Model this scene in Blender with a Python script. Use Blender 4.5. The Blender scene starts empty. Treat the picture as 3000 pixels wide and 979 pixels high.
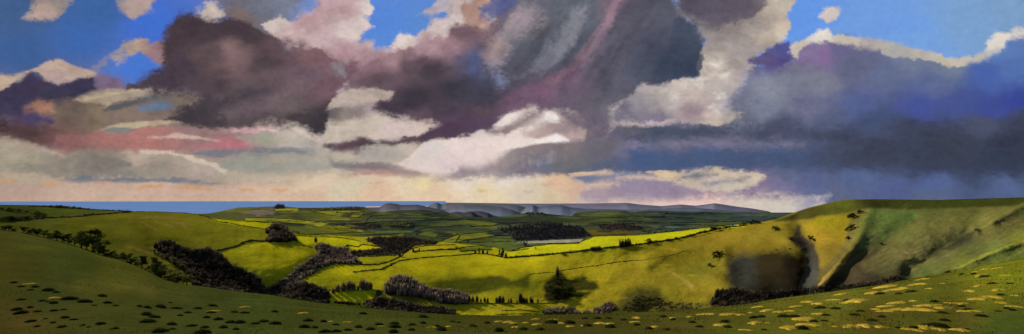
import bpy, math, random
import numpy as np
from mathutils import Vector, Matrix
random.seed(7); RNG = np.random.default_rng(7)
scene = bpy.context.scene
COL = scene.collection
F = 20.0/36.0*3000.0        # focal length in photo pixels
U0, V0 = 1500.0, 587.0      # eye-level line

# ------------------------------------------------------------------ survey sheets: readings taken on enlarged parts of the photo
def TA(x, y): return (x/2.0075, 560+y/2.0075)
def TB(x, y): return (750+x/2.0075, 560+y/2.0075)
def TC(x, y): return (1450+x/2.0075, 560+y/2.0075)
def TD(x, y): return (2200+x/2.0075, 560+y/2.0075)
def S1(x, y): return (x/1.3565, y/1.3565)
def S2(x, y): return (1000+x/1.3565, y/1.3565)
def S3(x, y): return (2000+x/1.3565, y/1.3565)
def FF(x, y): return (x/0.8587, y/0.8587)
def P(t, s):
    """'x,y x,y ...' -> list of points"""
    return [t(*map(float, q.split(','))) for q in s.split()]
def C(t, s):
    """'x,y:r,g,b ...' -> list of (u, v, rgb)"""
    out = []
    for q in s.split():
        a, b = q.split(':'); x, y = map(float, a.split(',')); r = tuple(float(k)/255 for k in b.split(','))
        out.append((*t(x, y), r))
    return out
def lin(c):
    c = np.asarray(c, float)
    return np.where(c <= .04045, c/12.92, ((c+.055)/1.055)**2.4)

# ------------------------------------------------------------------ noise
_T = RNG.random((256, 256))
def vnoise(x, y):
    xi = np.floor(x).astype(int); yi = np.floor(y).astype(int)
    fx = x-xi; fy = y-yi
    fx = fx*fx*fx*(fx*(fx*6-15)+10); fy = fy*fy*fy*(fy*(fy*6-15)+10)
    a = _T[xi & 255, yi & 255]; b = _T[(xi+1) & 255, yi & 255]
    c = _T[xi & 255, (yi+1) & 255]; d = _T[(xi+1) & 255, (yi+1) & 255]
    return (a+(b-a)*fx)*(1-fy)+(c+(d-c)*fx)*fy
def fbm(x, y, oct=5, gain=.5):
    s = np.zeros_like(x, float); a = 1; t = 0
    c, sn = math.cos(.6), math.sin(.6)
    for i in range(oct):
        s += a*(vnoise(x+17.3*i, y+9.1*i)-.5); t += a; a *= gain
        x, y = (x*c-y*sn)*2.03, (x*sn+y*c)*2.03
    return s/t*2

# ------------------------------------------------------------------ a colour field made of soft-edged regions
def sdf(px, py, poly):
    """signed distance, positive inside"""
    n = len(poly); d = np.full(px.shape, 1e18); inside = np.zeros(px.shape, bool)
    for i in range(n):
        ax, ay = poly[i]; bx, by = poly[(i+1) % n]
        ex, ey = bx-ax, by-ay; wx, wy = px-ax, py-ay
        t = np.clip((wx*ex+wy*ey)/(ex*ex+ey*ey+1e-9), 0, 1)
        qx, qy = wx-ex*t, wy-ey*t
        d = np.minimum(d, qx*qx+qy*qy)
        cnd = ((ay <= py) & (by > py)) | ((by <= py) & (ay > py))
        if ey != 0:
            inside ^= cnd & (px < ax+(py-ay)/ey*ex)
    d = np.sqrt(d)
    return np.where(inside, d, -d)
def idw(u, v, pts, p=2.6, ky=1.6, r2=400.):
    num = np.zeros(u.shape+(3,)); den = np.zeros(u.shape)
    for (x, y, c) in pts:
        w = 1/(((u-x)**2+(ky*(v-y))**2)/r2+1)**(p/2)
        num += w[..., None]*lin(c); den += w
    return num/den[..., None]
class Field:
    def __init__(s, u, v, ky=1.6, cloud=False):
        s.u, s.v, s.ky, s.cloud = u, v, ky, cloud; s.col = np.zeros(u.shape+(3,))
        s.r2 = 650. if cloud else 400.
    def base(s, pts): s.col[:] = idw(s.u, s.v, pts, ky=s.ky, r2=s.r2, p=3.4 if s.cloud else 2.6)
    def shape(s, poly, pts, soft=6, amp=6, alpha=1., scale=40., sy=1., gain=.55, oct=5, seed=0.):
        xs = [q[0] for q in poly]; ys = [q[1] for q in poly]; m = soft+amp*1.5
        sel = (s.u > min(xs)-m) & (s.u < max(xs)+m) & (s.v > min(ys)-m) & (s.v < max(ys)+m)
        if not sel.any(): return
        u = s.u[sel]; v = s.v[sel]
        nz = fbm(u/scale+seed, v/scale*sy+seed*1.7, oct, gain)
        wu = u+amp*.8*fbm(u/scale*.9+31+seed, v/scale*.9*sy, oct, gain); wv = v+amp*.8*fbm(u/scale*.9+7, v/scale*.9*sy+77+seed, oct, gain)
        if s.cloud:      # edges crisp in places and lost in others
            sf = soft*(.7+1.9*np.clip(.5+1.3*fbm(u/120+seed*3+5, v/90+11, 3), 0, 1)**1.6)
        else: sf = soft
        t = np.clip((sdf(wu, wv, poly)+nz*amp)/sf*.5+.5, 0, 1); t = t*t*(3-2*t)
        if s.cloud: t = np.clip(t+2.6*t*(1-t)*(fbm(u/13+seed, v/8+3, 4, .7)+.6*fbm(u/34+seed, v/20+9, 3)), 0, 1)
        t = t*alpha
        if s.cloud: wu = wu+26*fbm(u/75+3, v/45+60, 4); wv = wv+20*fbm(u/75+40, v/45+8, 4)
        c = idw(wu, wv, pts, ky=s.ky, r2=s.r2, p=3.8 if s.cloud else 2.6) if isinstance(pts, list) else lin(np.array(pts)/255.)[None, :].repeat(len(u), 0)
        s.col[sel] = s.col[sel]*(1-t[:, None])+c*t[:, None]

# ------------------------------------------------------------------ mesh helpers
def link(name, me, mat, parent=None, smooth=False):
    o = bpy.data.objects.new(name, me); COL.objects.link(o)
    if mat: me.materials.append(mat)
    if parent: o.parent = parent
    if smooth: me.polygons.foreach_set('use_smooth', [True]*len(me.polygons))
    return o
def mesh_np(name, verts, faces, col=None):
    """verts (n,3), faces (m,3|4) -> mesh"""
    verts = np.asarray(verts, np.float32); faces = np.asarray(faces, np.int32); k = faces.shape[1]; m = len(faces)
    me = bpy.data.meshes.new(name)
    me.vertices.add(len(verts)); me.vertices.foreach_set('co', verts.ravel())
    me.loops.add(m*k); me.loops.foreach_set('vertex_index', faces.ravel())
    me.polygons.add(m); me.polygons.foreach_set('loop_start', np.arange(m, dtype=np.int32)*k)
    me.update(calc_edges=True)
    if col is not None:
        a = me.color_attributes.new('Col', 'FLOAT_COLOR', 'POINT')
        a.data.foreach_set('color', np.concatenate([col, np.ones((len(col), 1))], 1).astype(np.float32).ravel())
    return me
def grid_faces(nr, nc):
    i = np.arange(nr-1)[:, None]*nc+np.arange(nc-1)[None, :]; i = i.ravel()
    return np.stack([i, i+1, i+nc+1, i+nc], 1)
def tag(o, label=None, cat=None, group=None, kind=None):
    if label: o['label'] = label
    if cat: o['category'] = cat
    if group: o['group'] = group
    if kind: o['kind'] = kind
    return o

# ------------------------------------------------------------------ materials
def new_mat(name):
    m = bpy.data.materials.new(name); m.use_nodes = True; nt = m.node_tree; nt.nodes.clear(); return m, nt
def N(nt, t, **kw):
    n = nt.nodes.new(t)
    for k, v in kw.items():
        if k in n.inputs: n.inputs[k].default_value = v
        else: setattr(n, k, v)
    return n
def ground_mat(name, s_big, s_small, bump, dist, var=.25, gain=1.):
    m, nt = new_mat(name); L = nt.links.new
    at = N(nt, 'ShaderNodeAttribute', attribute_name='Col')
    geo = N(nt, 'ShaderNodeNewGeometry')
    n1 = N(nt, 'ShaderNodeTexNoise', Scale=s_big, Detail=6., Roughness=.6)
    n2 = N(nt, 'ShaderNodeTexNoise', Scale=s_small, Detail=5., Roughness=.7)
    L(geo.outputs['Position'], n1.inputs['Vector']); L(geo.outputs['Position'], n2.inputs['Vector'])
    r1 = N(nt, 'ShaderNodeMapRange'); r1.inputs['From Min'].default_value = .3; r1.inputs['From Max'].default_value = .7
    r1.inputs['To Min'].default_value = (1-var)*gain; r1.inputs['To Max'].default_value = (1+var)*gain
    r2 = N(nt, 'ShaderNodeMapRange'); r2.inputs['From Min'].default_value = .3; r2.inputs['From Max'].default_value = .7
    r2.inputs['To Min'].default_value = 1-var*1.2; r2.inputs['To Max'].default_value = 1+var*1.2
    L(n1.outputs['Fac'], r1.inputs['Value']); L(n2.outputs['Fac'], r2.inputs['Value'])
    mu = N(nt, 'ShaderNodeMath', operation='MULTIPLY'); L(r1.outputs[0], mu.inputs[0]); L(r2.outputs[0], mu.inputs[1])
    vm = N(nt, 'ShaderNodeVectorMath', operation='SCALE'); L(at.outputs['Color'], vm.inputs[0]); L(mu.outputs[0], vm.inputs['Scale'])
    b = N(nt, 'ShaderNodeBsdfPrincipled', Roughness=1.); b.inputs['Specular IOR Level'].default_value = 0.
    L(vm.outputs[0], b.inputs['Base Color'])
    if bump:
        bp = N(nt, 'ShaderNodeBump', Strength=bump, Distance=dist); L(n2.outputs['Fac'], bp.inputs['Height']); L(bp.outputs[0], b.inputs['Normal'])
    o = N(nt, 'ShaderNodeOutputMaterial'); L(b.outputs[0], o.inputs[0]); return m
def leaf_mat(name, c0, c1, scale=3., rough=.85, coords='Object'):
    m, nt = new_mat(name); L = nt.links.new
    tc = N(nt, 'ShaderNodeTexCoord'); oi = N(nt, 'ShaderNodeObjectInfo')
    n = N(nt, 'ShaderNodeTexNoise', Scale=scale, Detail=4., Roughness=.65); L(tc.outputs[coords], n.inputs['Vector'])
    ad = N(nt, 'ShaderNodeMath', operation='MULTIPLY_ADD'); ad.inputs[1].default_value = .25; L(oi.outputs['Random'], ad.inputs[0]); L(n.outputs['Fac'], ad.inputs[2])
    cr = N(nt, 'ShaderNodeValToRGB'); cr.color_ramp.elements[0].position = .42; cr.color_ramp.elements[1].position = .85
    cr.color_ramp.elements[0].color = (*lin(np.array(c0)/255), 1); cr.color_ramp.elements[1].color = (*lin(np.array(c1)/255), 1)
    L(ad.outputs[0], cr.inputs[0])
    b = N(nt, 'ShaderNodeBsdfPrincipled', Roughness=rough); b.inputs['Specular IOR Level'].default_value = 0.
    L(cr.outputs[0], b.inputs['Base Color'])
    tr = N(nt, 'ShaderNodeBsdfTranslucent'); L(cr.outputs[0], tr.inputs['Color']); mx = N(nt, 'ShaderNodeMixShader'); mx.inputs[0].default_value = .35
    L(b.outputs[0], mx.inputs[1]); L(tr.outputs[0], mx.inputs[2]); o = N(nt, 'ShaderNodeOutputMaterial'); L(mx.outputs[0], o.inputs[0]); return m

GL = 1.0
M_FG = ground_mat('near_pasture', .12, 2.2, .35, .2, .12)
M_MID = ground_mat('down_pasture', .018, .22, .5, 2.5, .13)
M_VALE = ground_mat('vale_fields', .003, .02, .3, 12., .14)
M_FAR = ground_mat('far_hills', .0006, .004, .2, 60., .10)
M_DARKLEAF = leaf_mat('dark_foliage', (34, 40, 18), (90, 96, 42))
M_OLIVE = leaf_mat('olive_foliage', (64, 68, 26), (140, 136, 66))
M_TWIG = leaf_mat('bare_twigs', (38, 34, 34), (92, 80, 72))
M_PALETWIG = leaf_mat('pale_bare_twigs', (84, 72, 58), (150, 130, 105))
M_BARK = leaf_mat('bark', (60, 50, 38), (120, 104, 80), 8.)
M_WOOD = leaf_mat('wood_in_shade', (26, 26, 22), (66, 60, 52), .05)
M_WOODB = leaf_mat('leafless_wood', (36, 33, 32), (100, 88, 76), .04)
M_FARWOOD = leaf_mat('distant_wood', (32, 36, 40), (58, 62, 56), .01)
M_HEDGE = leaf_mat('hedge', (44, 42, 30), (104, 92, 64), .08)
M_TUS = leaf_mat('dark_tussock', (22, 27, 14), (52, 58, 26), 5.)
M_TUSB = leaf_mat('dark_tussock_blades', (26, 32, 15), (74, 78, 34), 5.)
M_DRY = leaf_mat('dry_grass', (184, 156, 46), (228, 196, 82), 4.)
M_DRYB = leaf_mat('dry_grass_blades', (164, 142, 44), (236, 206, 92), 6.)
M_GRASS = leaf_mat('grass_blades', (52, 62, 20), (84, 92, 26), .4)

def twig_mat(name, c0, c1, scale):
    m, nt = new_mat(name); L = nt.links.new
    at = N(nt, 'ShaderNodeAttribute', attribute_name='Col'); g = N(nt, 'ShaderNodeNewGeometry')
    n = N(nt, 'ShaderNodeTexNoise', Scale=scale, Detail=3.); L(g.outputs['Position'], n.inputs['Vector'])
    a = N(nt, 'ShaderNodeMath', operation='MULTIPLY_ADD'); a.inputs[1].default_value = 1.; L(at.outputs['Fac'], a.inputs[0])
    b_ = N(nt, 'ShaderNodeMath', operation='MULTIPLY_ADD'); b_.inputs[1].default_value = 1.6; b_.inputs[2].default_value = -.8; L(n.outputs['Fac'], b_.inputs[0]); L(b_.outputs[0], a.inputs[2])
    cr = N(nt, 'ShaderNodeValToRGB'); cr.color_ramp.elements[0].position = .15; cr.color_ramp.elements[1].position = .95
    cr.color_ramp.elements[0].color = (*lin(np.array(c0)/255), 1); cr.color_ramp.elements[1].color = (*lin(np.array(c1)/255), 1)
    L(a.outputs[0], cr.inputs[0]); b = N(nt, 'ShaderNodeBsdfPrincipled', Roughness=.9); b.inputs['Specular IOR Level'].default_value = .1
    L(cr.outputs[0], b.inputs['Base Color']); tr = N(nt, 'ShaderNodeBsdfTranslucent'); L(cr.outputs[0], tr.inputs['Color']); mx = N(nt, 'ShaderNodeMixShader'); mx.inputs[0].default_value = .35
    L(b.outputs[0], mx.inputs[1]); L(tr.outputs[0], mx.inputs[2]); o = N(nt, 'ShaderNodeOutputMaterial'); L(mx.outputs[0], o.inputs[0]); return m
M_WOOD = twig_mat('wood_in_shade', (26, 25, 22), (120, 104, 86), .12)
M_WOODB = twig_mat('leafless_wood', (66, 58, 54), (176, 154, 134), .1)
M_FARWOOD2 = twig_mat('distant_wood_mass', (30, 32, 38), (56, 54, 56), .01)
# ------------------------------------------------------------------ terrain layers
def curve(pts, sm=0.):
    pts = sorted(pts); x = np.array([p[0] for p in pts]); y = np.array([p[1] for p in pts])
    def f(u):
        u = np.asarray(u, float)
        if sm <= 0: return np.interp(u, x, y)
        o = np.linspace(-2, 2, 9)*sm; w = np.exp(-np.linspace(-2, 2, 9)**2/2)
        return sum(wi*np.interp(u+oi, x, y) for wi, oi in zip(w, o))/w.sum()
    return f
class Layer:
    """a hill: crest line (direction, height angle, distance) and foot; convex profile, falling away behind the crest"""
    def __init__(s, vc, dc, vb, db, relief=None, sm=0, sf=5.):
        s.sm, s.sf, s.gain = sm, sf, (1.36, 1.2, .95)
        s.vc, s.dc, s.vb, s.db, s.relief = vc, dc, vb, db, relief
    def vs(s, u):            # the broad run of the crest, without its small knolls
        if s.sm <= 0: return s.vc(u)
        o = np.linspace(-2, 2, 13)*s.sm; w = np.exp(-np.linspace(-2, 2, 13)**2/2)
        return sum(wi*s.vc(np.asarray(u, float)+oi) for wi, oi in zip(w, o))/w.sum()
    def k(s, u):
        return (s.vb(u)-s.vs(u))*s.db(u)/(F*(s.dc(u)-s.db(u))**2)
    def depth(s, u, v):
        x = v-s.vs(u); q = (np.maximum(x, 0) if s.sm <= 0 else s.sf*np.logaddexp(0, x/s.sf))/(F*s.k(u)); dc = s.dc(u)
        d = ((2*dc+q)-np.sqrt(np.maximum((2*dc+q)**2-4*dc*dc, 0)))/2
        if s.relief is not None: d = d*(1+s.relief(u, v))
        return d
    def pos(s, u, v):
        d = s.depth(u, v); return np.stack([(u-U0)/F*d, d, (V0-v)/F*d], -1)
    def at(s, u, v, lift=0.):
        p = s.pos(np.array([float(u)]), np.array([max(float(v), float(s.vc(u))+.3)]))[0]; return Vector((p[0], p[1], p[2]+lift))
    def build(s, name, us, nrow, mat, paint, back=(1.04, 1.1, 1.2, 1.35, 1.6), kb=3., pw=1.0):
        U = np.asarray(us, float); vc = s.vc(U); vb = s.vb(U)
        t = (np.linspace(1, 0, nrow)**pw)[:, None]
        V = vc[None]+(vb-vc)[None]*t; UU = np.broadcast_to(U, V.shape)
        Pn = s.pos(UU, V)
        f = Field(UU.astype(float), V, 1.6); paint(f); f.col *= np.array(s.gain)
        rows = [Pn]; cols = [f.col]
        d0 = s.depth(U, vc); dc = s.dc(U); kk = s.k(U)
        for b in back:
            d = d0*b; Z = (V0-vc)/F*d-kb*kk*(d-d0)**2
            rows.append(np.stack([(U-U0)/F*d, d, Z], -1)[None]); cols.append(f.col[-1:])
        Pn = np.concatenate(rows, 0); cc = np.concatenate(cols, 0)
        me = mesh_np(name, Pn.reshape(-1, 3), grid_faces(Pn.shape[0], Pn.shape[1]), cc.reshape(-1, 3))
        return tag(link(name, me, mat, smooth=True), kind='structure')
def spread(lo, hi, step, lo2, hi2, n):
    a = np.arange(lo, hi+step, step)
    return np.concatenate([np.linspace(lo2, lo, n, endpoint=False), a, np.linspace(hi+step*2, hi2, n)])

# --- crest lines
FGC = P(TA, '0,228 100,238 250,270 400,308 500,340 600,378 700,402 800,437 870,468 960,518 1050,543 1200,562 1400,592 1600,610')+P(TB, '200,632 400,660 570,680 800,700 1000,718 1170,728 1400,732 1600,732')+P(TC, '300,728 600,722 900,710 1200,692 1500,662')+P(TD, '100,642 250,620 500,588 800,545 1000,505 1200,475 1400,430 1606,395')+[(-500, 640), (3600, 640)]
fg_vc = curve(FGC, 10)
FG = Layer(fg_vc, curve([(-600, 190), (0, 165), (500, 110), (900, 84), (1500, 74), (2300, 70), (3000, 74), (3600, 80)], 60), curve([(-600, 1150), (3600, 1150)]), curve([(-600, 11), (3600, 11)]))
def fg_k(u):
    dn = 18.; dc = FG.dc(u); return (985-FG.vc(u))*dn/(F*(dc-dn)**2)
FG.k = fg_k
def fg_vb(u):
    dn = 9.; return FG.vc(u)+F*fg_k(u)*(FG.dc(u)-dn)**2/dn
FG.vb = fg_vb
def gauss_line(u, v, pts, w):
    d = None
    for (ax, ay), (bx, by) in zip(pts[:-1], pts[1:]):
        ex, ey = bx-ax, by-ay
        t = np.clip(((u-ax)*ex+(v-ay)*ey)/(ex*ex+ey*ey), 0, 1); q = (u-ax-ex*t)**2+(v-ay-ey*t)**2
        d = q if d is None else np.minimum(d, q)
    return np.exp(-d/(2*w*w))
SPUR = P(TC, '60,395 250,382 480,358 600,340 740,326 860,314 1000,294 1130,270 1280,232 1480,204 1700,170')
def relief_mid(u, v):
    g = 0.05*gauss_line(u, v, P(TD, '285,190 345,330 360,450 300,640'), 22)
    g = g+0.05*gauss_line(u, v, P(TD, '-20,480 130,520 150,640'), 45)
    g = g-0.018*gauss_line(u, v, P(TD, '700,105 640,250 560,370 400,570'), 16)
    g = g+0.02*gauss_line(u, v, P(TD, '960,180 780,310 600,430 480,600'), 20)
    g = g+0.035*gauss_line(u, v, P(TD, '1340,235 1160,330 950,480'), 22)
    g = g-0.03*gauss_line(u, v, P(TD, '1606,75 1440,160 1330,225'), 12)
    g = g-0.025*gauss_line(u, v, P(TD, '1700,250 1500,320 1260,420 1000,500'), 14)
    g = g+0.03*gauss_line(u, v, P(TA, '900,330 1150,450 1400,560 1600,620'), 26)
    g = g+0.03*gauss_line(u, v, P(TB, '560,360 360,430 180,540 80,640'), 22)
    g = g-0.02*gauss_line(u, v, P(TC, '900,420 1100,350 1230,310 1340,350'), 16)
    g = g+0.025*gauss_line(u, v, P(TC, '900,700 1100,660 1260,640'), 22)
    bl = np.interp(u, [q[0] for q in SPUR], [q[1] for q in SPUR]); x = np.clip((v-bl+3)/62., 0, 1); fe = np.clip((u-1480)/220, 0, 1)*np.clip((2240-u)/300, 0, 1); fe = fe*fe*(3-2*fe)      # the bank drops away below the bright spur
    g = g+.062*x*(2-x)*fe
    edge = np.clip((v-MID.vc(u))/12., 0, 1)
    return (g+.006*fbm(u/60., v/30., 3))*edge
MC = P(TA, '0,80 150,82 360,85 480,97 560,108 780,120 880,120 1080,126 1160,136 1230,152 1400,170 1606,180')+P(TB, '60,186 110,205 200,232 240,252 400,260 640,270 760,262 1070,298 1200,310 1400,330 1480,352')+P(TC, '60,352 180,328 330,310 490,308 545,283 580,266 820,260 1000,243 1280,213 1490,190')+P(TD, '40,190 80,178 150,165 250,128 330,100 500,57 560,50 740,48 1100,52 1400,42 1606,37')+[(-600, 590), (3700, 560)]
MID = Layer(curve(MC, 4), curve([(-600, 1700), (0, 1500), (400, 1150), (800, 1150), (1100, 1350), (1450, 1150), (1700, 950), (2200, 850), (2500, 700), (3000, 560), (3700, 500)], 60),
            None, curve([(-600, 850), (0, 800), (500, 640), (1100, 640), (1500, 620), (1900, 520), (2300, 430), (3000, 300), (3700, 270)], 90), relief_mid, sm=110, sf=7.)
fg_vs = curve(FGC, 70)
MID.vb = lambda u: fg_vs(u)+42
VC = [(-200, 640), (600, 626)]+P(TA, '1250,128 1400,97 1606,90')+P(TB, '110,92 140,84 165,90 250,98 420,97 590,90 640,95 665,112 740,123 840,113 980,108 1080,125 1130,132 1230,148 1380,158 1460,145 1606,127')+P(TC, '60,146 180,130 300,133 450,148 480,124 640,114 760,116 820,123 900,114 1100,119 1606,126')+P(TD, '250,126 700,126')+[(3700, 622)]
VALE = Layer(curve(VC, 3), curve([(-600, 7000), (600, 7000), (900, 7500), (1300, 6500), (1500, 7500), (2400, 9500), (3700, 9500)], 60), curve([(-600, 800), (3700, 800)]), curve([(-600, 1500), (3700, 1500)]),
             lambda u, v: .012*fbm(u/70., v/9., 3)*np.clip((v-VALE.vc(u))/8, 0, 1), sm=50, sf=3.)
class Ridge(Layer):
    """a far range: a long slope from its foot up to its crest"""
    def __init__(s, crest, d, foot):
        Layer.__init__(s, curve(crest, 3), lambda u: d+0*np.asarray(u, float), None, None); s.d, s.foot = d, foot
        s.vb = lambda u: s.vc(u)+foot
    def k(s, u): return 2e-6+0*np.asarray(u, float)
    def depth(s, u, v): return s.d*(1-.3*np.clip((v-s.vc(u))/s.foot, 0, 1))*(1+.002*fbm(u/60., v/12., 3))
def TE(x, y): return (1113+x/3.664, 571+y/3.664)
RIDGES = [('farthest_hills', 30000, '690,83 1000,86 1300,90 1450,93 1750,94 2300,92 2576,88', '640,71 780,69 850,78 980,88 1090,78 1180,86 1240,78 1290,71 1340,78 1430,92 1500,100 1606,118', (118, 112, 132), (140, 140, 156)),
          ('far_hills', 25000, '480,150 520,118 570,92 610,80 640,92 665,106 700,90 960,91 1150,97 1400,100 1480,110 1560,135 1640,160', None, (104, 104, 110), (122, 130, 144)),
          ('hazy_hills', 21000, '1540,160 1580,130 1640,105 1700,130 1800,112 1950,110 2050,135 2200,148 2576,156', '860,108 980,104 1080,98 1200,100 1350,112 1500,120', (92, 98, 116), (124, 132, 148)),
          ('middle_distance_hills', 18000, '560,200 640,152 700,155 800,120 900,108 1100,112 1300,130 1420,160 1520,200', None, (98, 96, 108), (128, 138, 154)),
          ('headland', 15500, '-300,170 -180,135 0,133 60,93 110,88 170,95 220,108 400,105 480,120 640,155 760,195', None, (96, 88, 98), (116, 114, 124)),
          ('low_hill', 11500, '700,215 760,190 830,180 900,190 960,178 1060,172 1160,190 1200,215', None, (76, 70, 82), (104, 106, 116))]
H3C = [(1250, 660)]+P(TB, '1120,152 1190,146 1225,138 1245,128 1270,121 1300,138 1340,154')+[(1450, 660)]
HILL3 = Ridge(H3C, 9800, 25)
RL = []
for nm, d, a, b, c0, c1 in RIDGES:
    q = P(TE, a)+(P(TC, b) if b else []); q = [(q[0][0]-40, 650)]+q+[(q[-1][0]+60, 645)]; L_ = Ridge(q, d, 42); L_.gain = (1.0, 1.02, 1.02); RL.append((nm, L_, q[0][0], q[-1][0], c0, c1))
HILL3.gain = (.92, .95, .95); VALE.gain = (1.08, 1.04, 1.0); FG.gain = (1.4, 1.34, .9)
# --- colours of the ground
G = lambda x: x
def paint_fg(f):  # shade over the near hillside is put into this darker grass colour
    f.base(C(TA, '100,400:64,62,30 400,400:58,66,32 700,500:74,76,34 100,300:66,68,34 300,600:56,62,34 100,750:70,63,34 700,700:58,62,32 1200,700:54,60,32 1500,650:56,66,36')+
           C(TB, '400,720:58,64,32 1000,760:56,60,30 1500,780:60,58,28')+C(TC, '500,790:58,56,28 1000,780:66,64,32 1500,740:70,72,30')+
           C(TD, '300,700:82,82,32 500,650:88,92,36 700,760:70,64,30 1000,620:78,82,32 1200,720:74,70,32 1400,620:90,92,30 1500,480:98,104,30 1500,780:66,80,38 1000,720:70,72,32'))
    for (x, y, w, h, c, t) in [(620, 560, 260, 26, (92, 88, 44), TA), (350, 330, 200, 20, (72, 78, 34), TA), (900, 590, 60, 30, (92, 84, 48), TA), (500, 620, 120, 16, (86, 86, 40), TD), (640, 750, 150, 30, (84, 74, 34), TD), (1500, 560, 90, 40, (104, 108, 34), TD)]:
        cx, cy = t(x, y); w /= 2; h /= 2
        f.shape([(cx-w, cy), (cx, cy-h), (cx+w, cy), (cx, cy+h)], c, 20, 14, .6, 60)
    f.col *= (1+.22*fbm(f.u/90, f.v/30, 5))[..., None]
s_vc = MID.vc
def paint_mid(f):
    f.base(C(TA, '100,110:62,72,38 300,110:70,80,36 100,200:74,80,30 500,180:88,92,28 800,170:100,102,30 1000,250:106,108,28 800,300:100,98,30 650,300:84,92,28 800,420:88,90,38 1200,200:116,118,30 1400,240:118,122,30 1100,330:112,112,32 1500,260:140,140,35')+
           C(TB, '500,460:176,174,24 700,480:160,160,24 400,500:130,134,26 1000,440:172,168,22 1400,430:172,170,22 1300,480:158,156,24 1000,520:130,132,26 1200,530:105,110,26 1500,570:114,118,26 600,520:160,160,24 600,620:158,166,26 900,600:66,58,30 1350,690:158,156,32')+
           C(TC, '200,430:168,164,26 600,360:138,138,30 600,480:148,142,32 800,500:132,124,36 1000,560:118,114,36 700,600:136,130,32 1000,320:122,116,32 1300,280:130,116,40 1450,220:124,116,36 1100,400:106,104,28 1200,450:96,98,36 1250,580:122,116,38 200,540:100,108,28 450,680:146,140,32 200,680:160,155,32 700,700:84,86,34')+
           C(TD, '50,250:126,116,45 150,220:116,110,36 50,300:110,102,32 1000,130:82,86,52 1200,130:100,100,58 1400,130:108,104,62 900,250:98,100,62 1100,230:102,97,62 900,350:106,99,68 1000,380:114,105,74 750,420:80,74,55 700,520:54,50,42 900,500:64,62,48 1500,180:97,88,60 1400,260:90,84,58 1250,300:62,60,52 1100,370:78,75,58 1300,350:82,87,55 1450,320:97,107,60 1590,270:112,114,55 1250,430:107,112,55 1050,480:74,87,48 1500,400:80,94,48 450,600:42,40,36'))
    q = dict(soft=3, amp=2.5, scale=25)
    # left down
    f.shape(P(TA, '0,175 200,160 400,150 700,130 780,122 880,118 500,96 360,84 0,78 -600,60 -600,190'), C(TA, '50,110:58,68,34 300,105:66,80,32 600,120:76,86,40 100,150:54,60,32'), **q)
    for s in ['760,160 850,150 1000,150 1180,170 1170,178 1000,160 860,162', '1000,170 1080,190 1130,232 1110,230 1040,190', '900,170 1000,200 1060,225 1000,215', '740,320 860,350 905,372 860,370', '800,170 880,200 940,240 900,225']:
        f.shape(P(TA, s), (128, 112, 62), soft=3, amp=3, alpha=.75, scale=14)
    f.shape(P(TA, '1230,160 1400,175 1606,186')+P(TB, '60,190 122,215 100,232 0,222')+P(TA, '1500,217 1400,202 1290,184'), (178, 180, 26), **q)
    f.shape(P(TA, '1240,380 1350,350 1450,312 1606,302')+P(TB, '100,310 230,345 372,372 320,425 240,465 180,525 100,570 60,630')+P(TA, '1560,620 1540,520 1450,480 1330,450 1260,400'), C(TB, '100,330:182,178,26 0,420:160,158,30 200,420:172,168,28 60,560:116,120,30 -100,330:170,168,28')+C(TA, '1400,420:136,136,30'), **q)
    f.shape(P(TA, '1250,352 1360,322 1460,292 1606,270')+P(TB, '60,290 20,306'), (118, 118, 34), **q)
    # combes and bright leas in the middle
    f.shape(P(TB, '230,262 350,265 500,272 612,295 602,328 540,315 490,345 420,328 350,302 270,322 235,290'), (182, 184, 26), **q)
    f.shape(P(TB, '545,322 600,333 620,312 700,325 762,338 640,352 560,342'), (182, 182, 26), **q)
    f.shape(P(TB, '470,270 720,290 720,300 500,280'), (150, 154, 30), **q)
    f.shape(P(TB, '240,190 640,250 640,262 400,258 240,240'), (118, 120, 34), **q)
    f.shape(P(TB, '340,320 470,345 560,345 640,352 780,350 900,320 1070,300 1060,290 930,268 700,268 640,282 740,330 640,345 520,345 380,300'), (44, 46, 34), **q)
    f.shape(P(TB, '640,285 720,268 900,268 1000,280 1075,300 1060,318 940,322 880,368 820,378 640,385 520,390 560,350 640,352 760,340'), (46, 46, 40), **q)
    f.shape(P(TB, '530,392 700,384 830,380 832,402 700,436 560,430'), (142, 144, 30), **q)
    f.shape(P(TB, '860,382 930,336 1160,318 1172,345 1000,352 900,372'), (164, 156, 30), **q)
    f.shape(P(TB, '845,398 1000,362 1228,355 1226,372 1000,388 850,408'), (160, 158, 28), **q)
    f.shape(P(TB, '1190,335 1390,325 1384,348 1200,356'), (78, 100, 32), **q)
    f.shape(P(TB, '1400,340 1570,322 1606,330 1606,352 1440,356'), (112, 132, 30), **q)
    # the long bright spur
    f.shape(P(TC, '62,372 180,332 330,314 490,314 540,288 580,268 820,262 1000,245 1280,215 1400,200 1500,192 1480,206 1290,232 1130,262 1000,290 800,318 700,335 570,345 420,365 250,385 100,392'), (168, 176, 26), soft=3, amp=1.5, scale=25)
    # dark patches and combe: shade put into the grass colour; gully is grey scrub
    f.shape(P(TB, '960,540 1060,530 1200,515 1430,497 1500,520 1606,500 1606,560 1450,565 1300,605 1240,612 1100,575'), (66, 74, 24), soft=8, amp=6, scale=50, alpha=.95)  # cloud shadow across the field, painted as a darker green band
    f.shape(P(TC, '-40,500 50,495 90,520 40,560 -40,560'), (66, 74, 24), soft=8, amp=6, scale=50, alpha=.9)
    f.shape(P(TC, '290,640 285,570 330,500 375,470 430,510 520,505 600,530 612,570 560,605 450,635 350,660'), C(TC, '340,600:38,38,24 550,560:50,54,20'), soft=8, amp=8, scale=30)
    f.shape(P(TC, '740,610 840,562 960,590 1005,640 1100,650 1260,665 1200,710 900,740 700,740'), (62, 64, 32), soft=16, amp=8, scale=40, alpha=.9)
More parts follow.
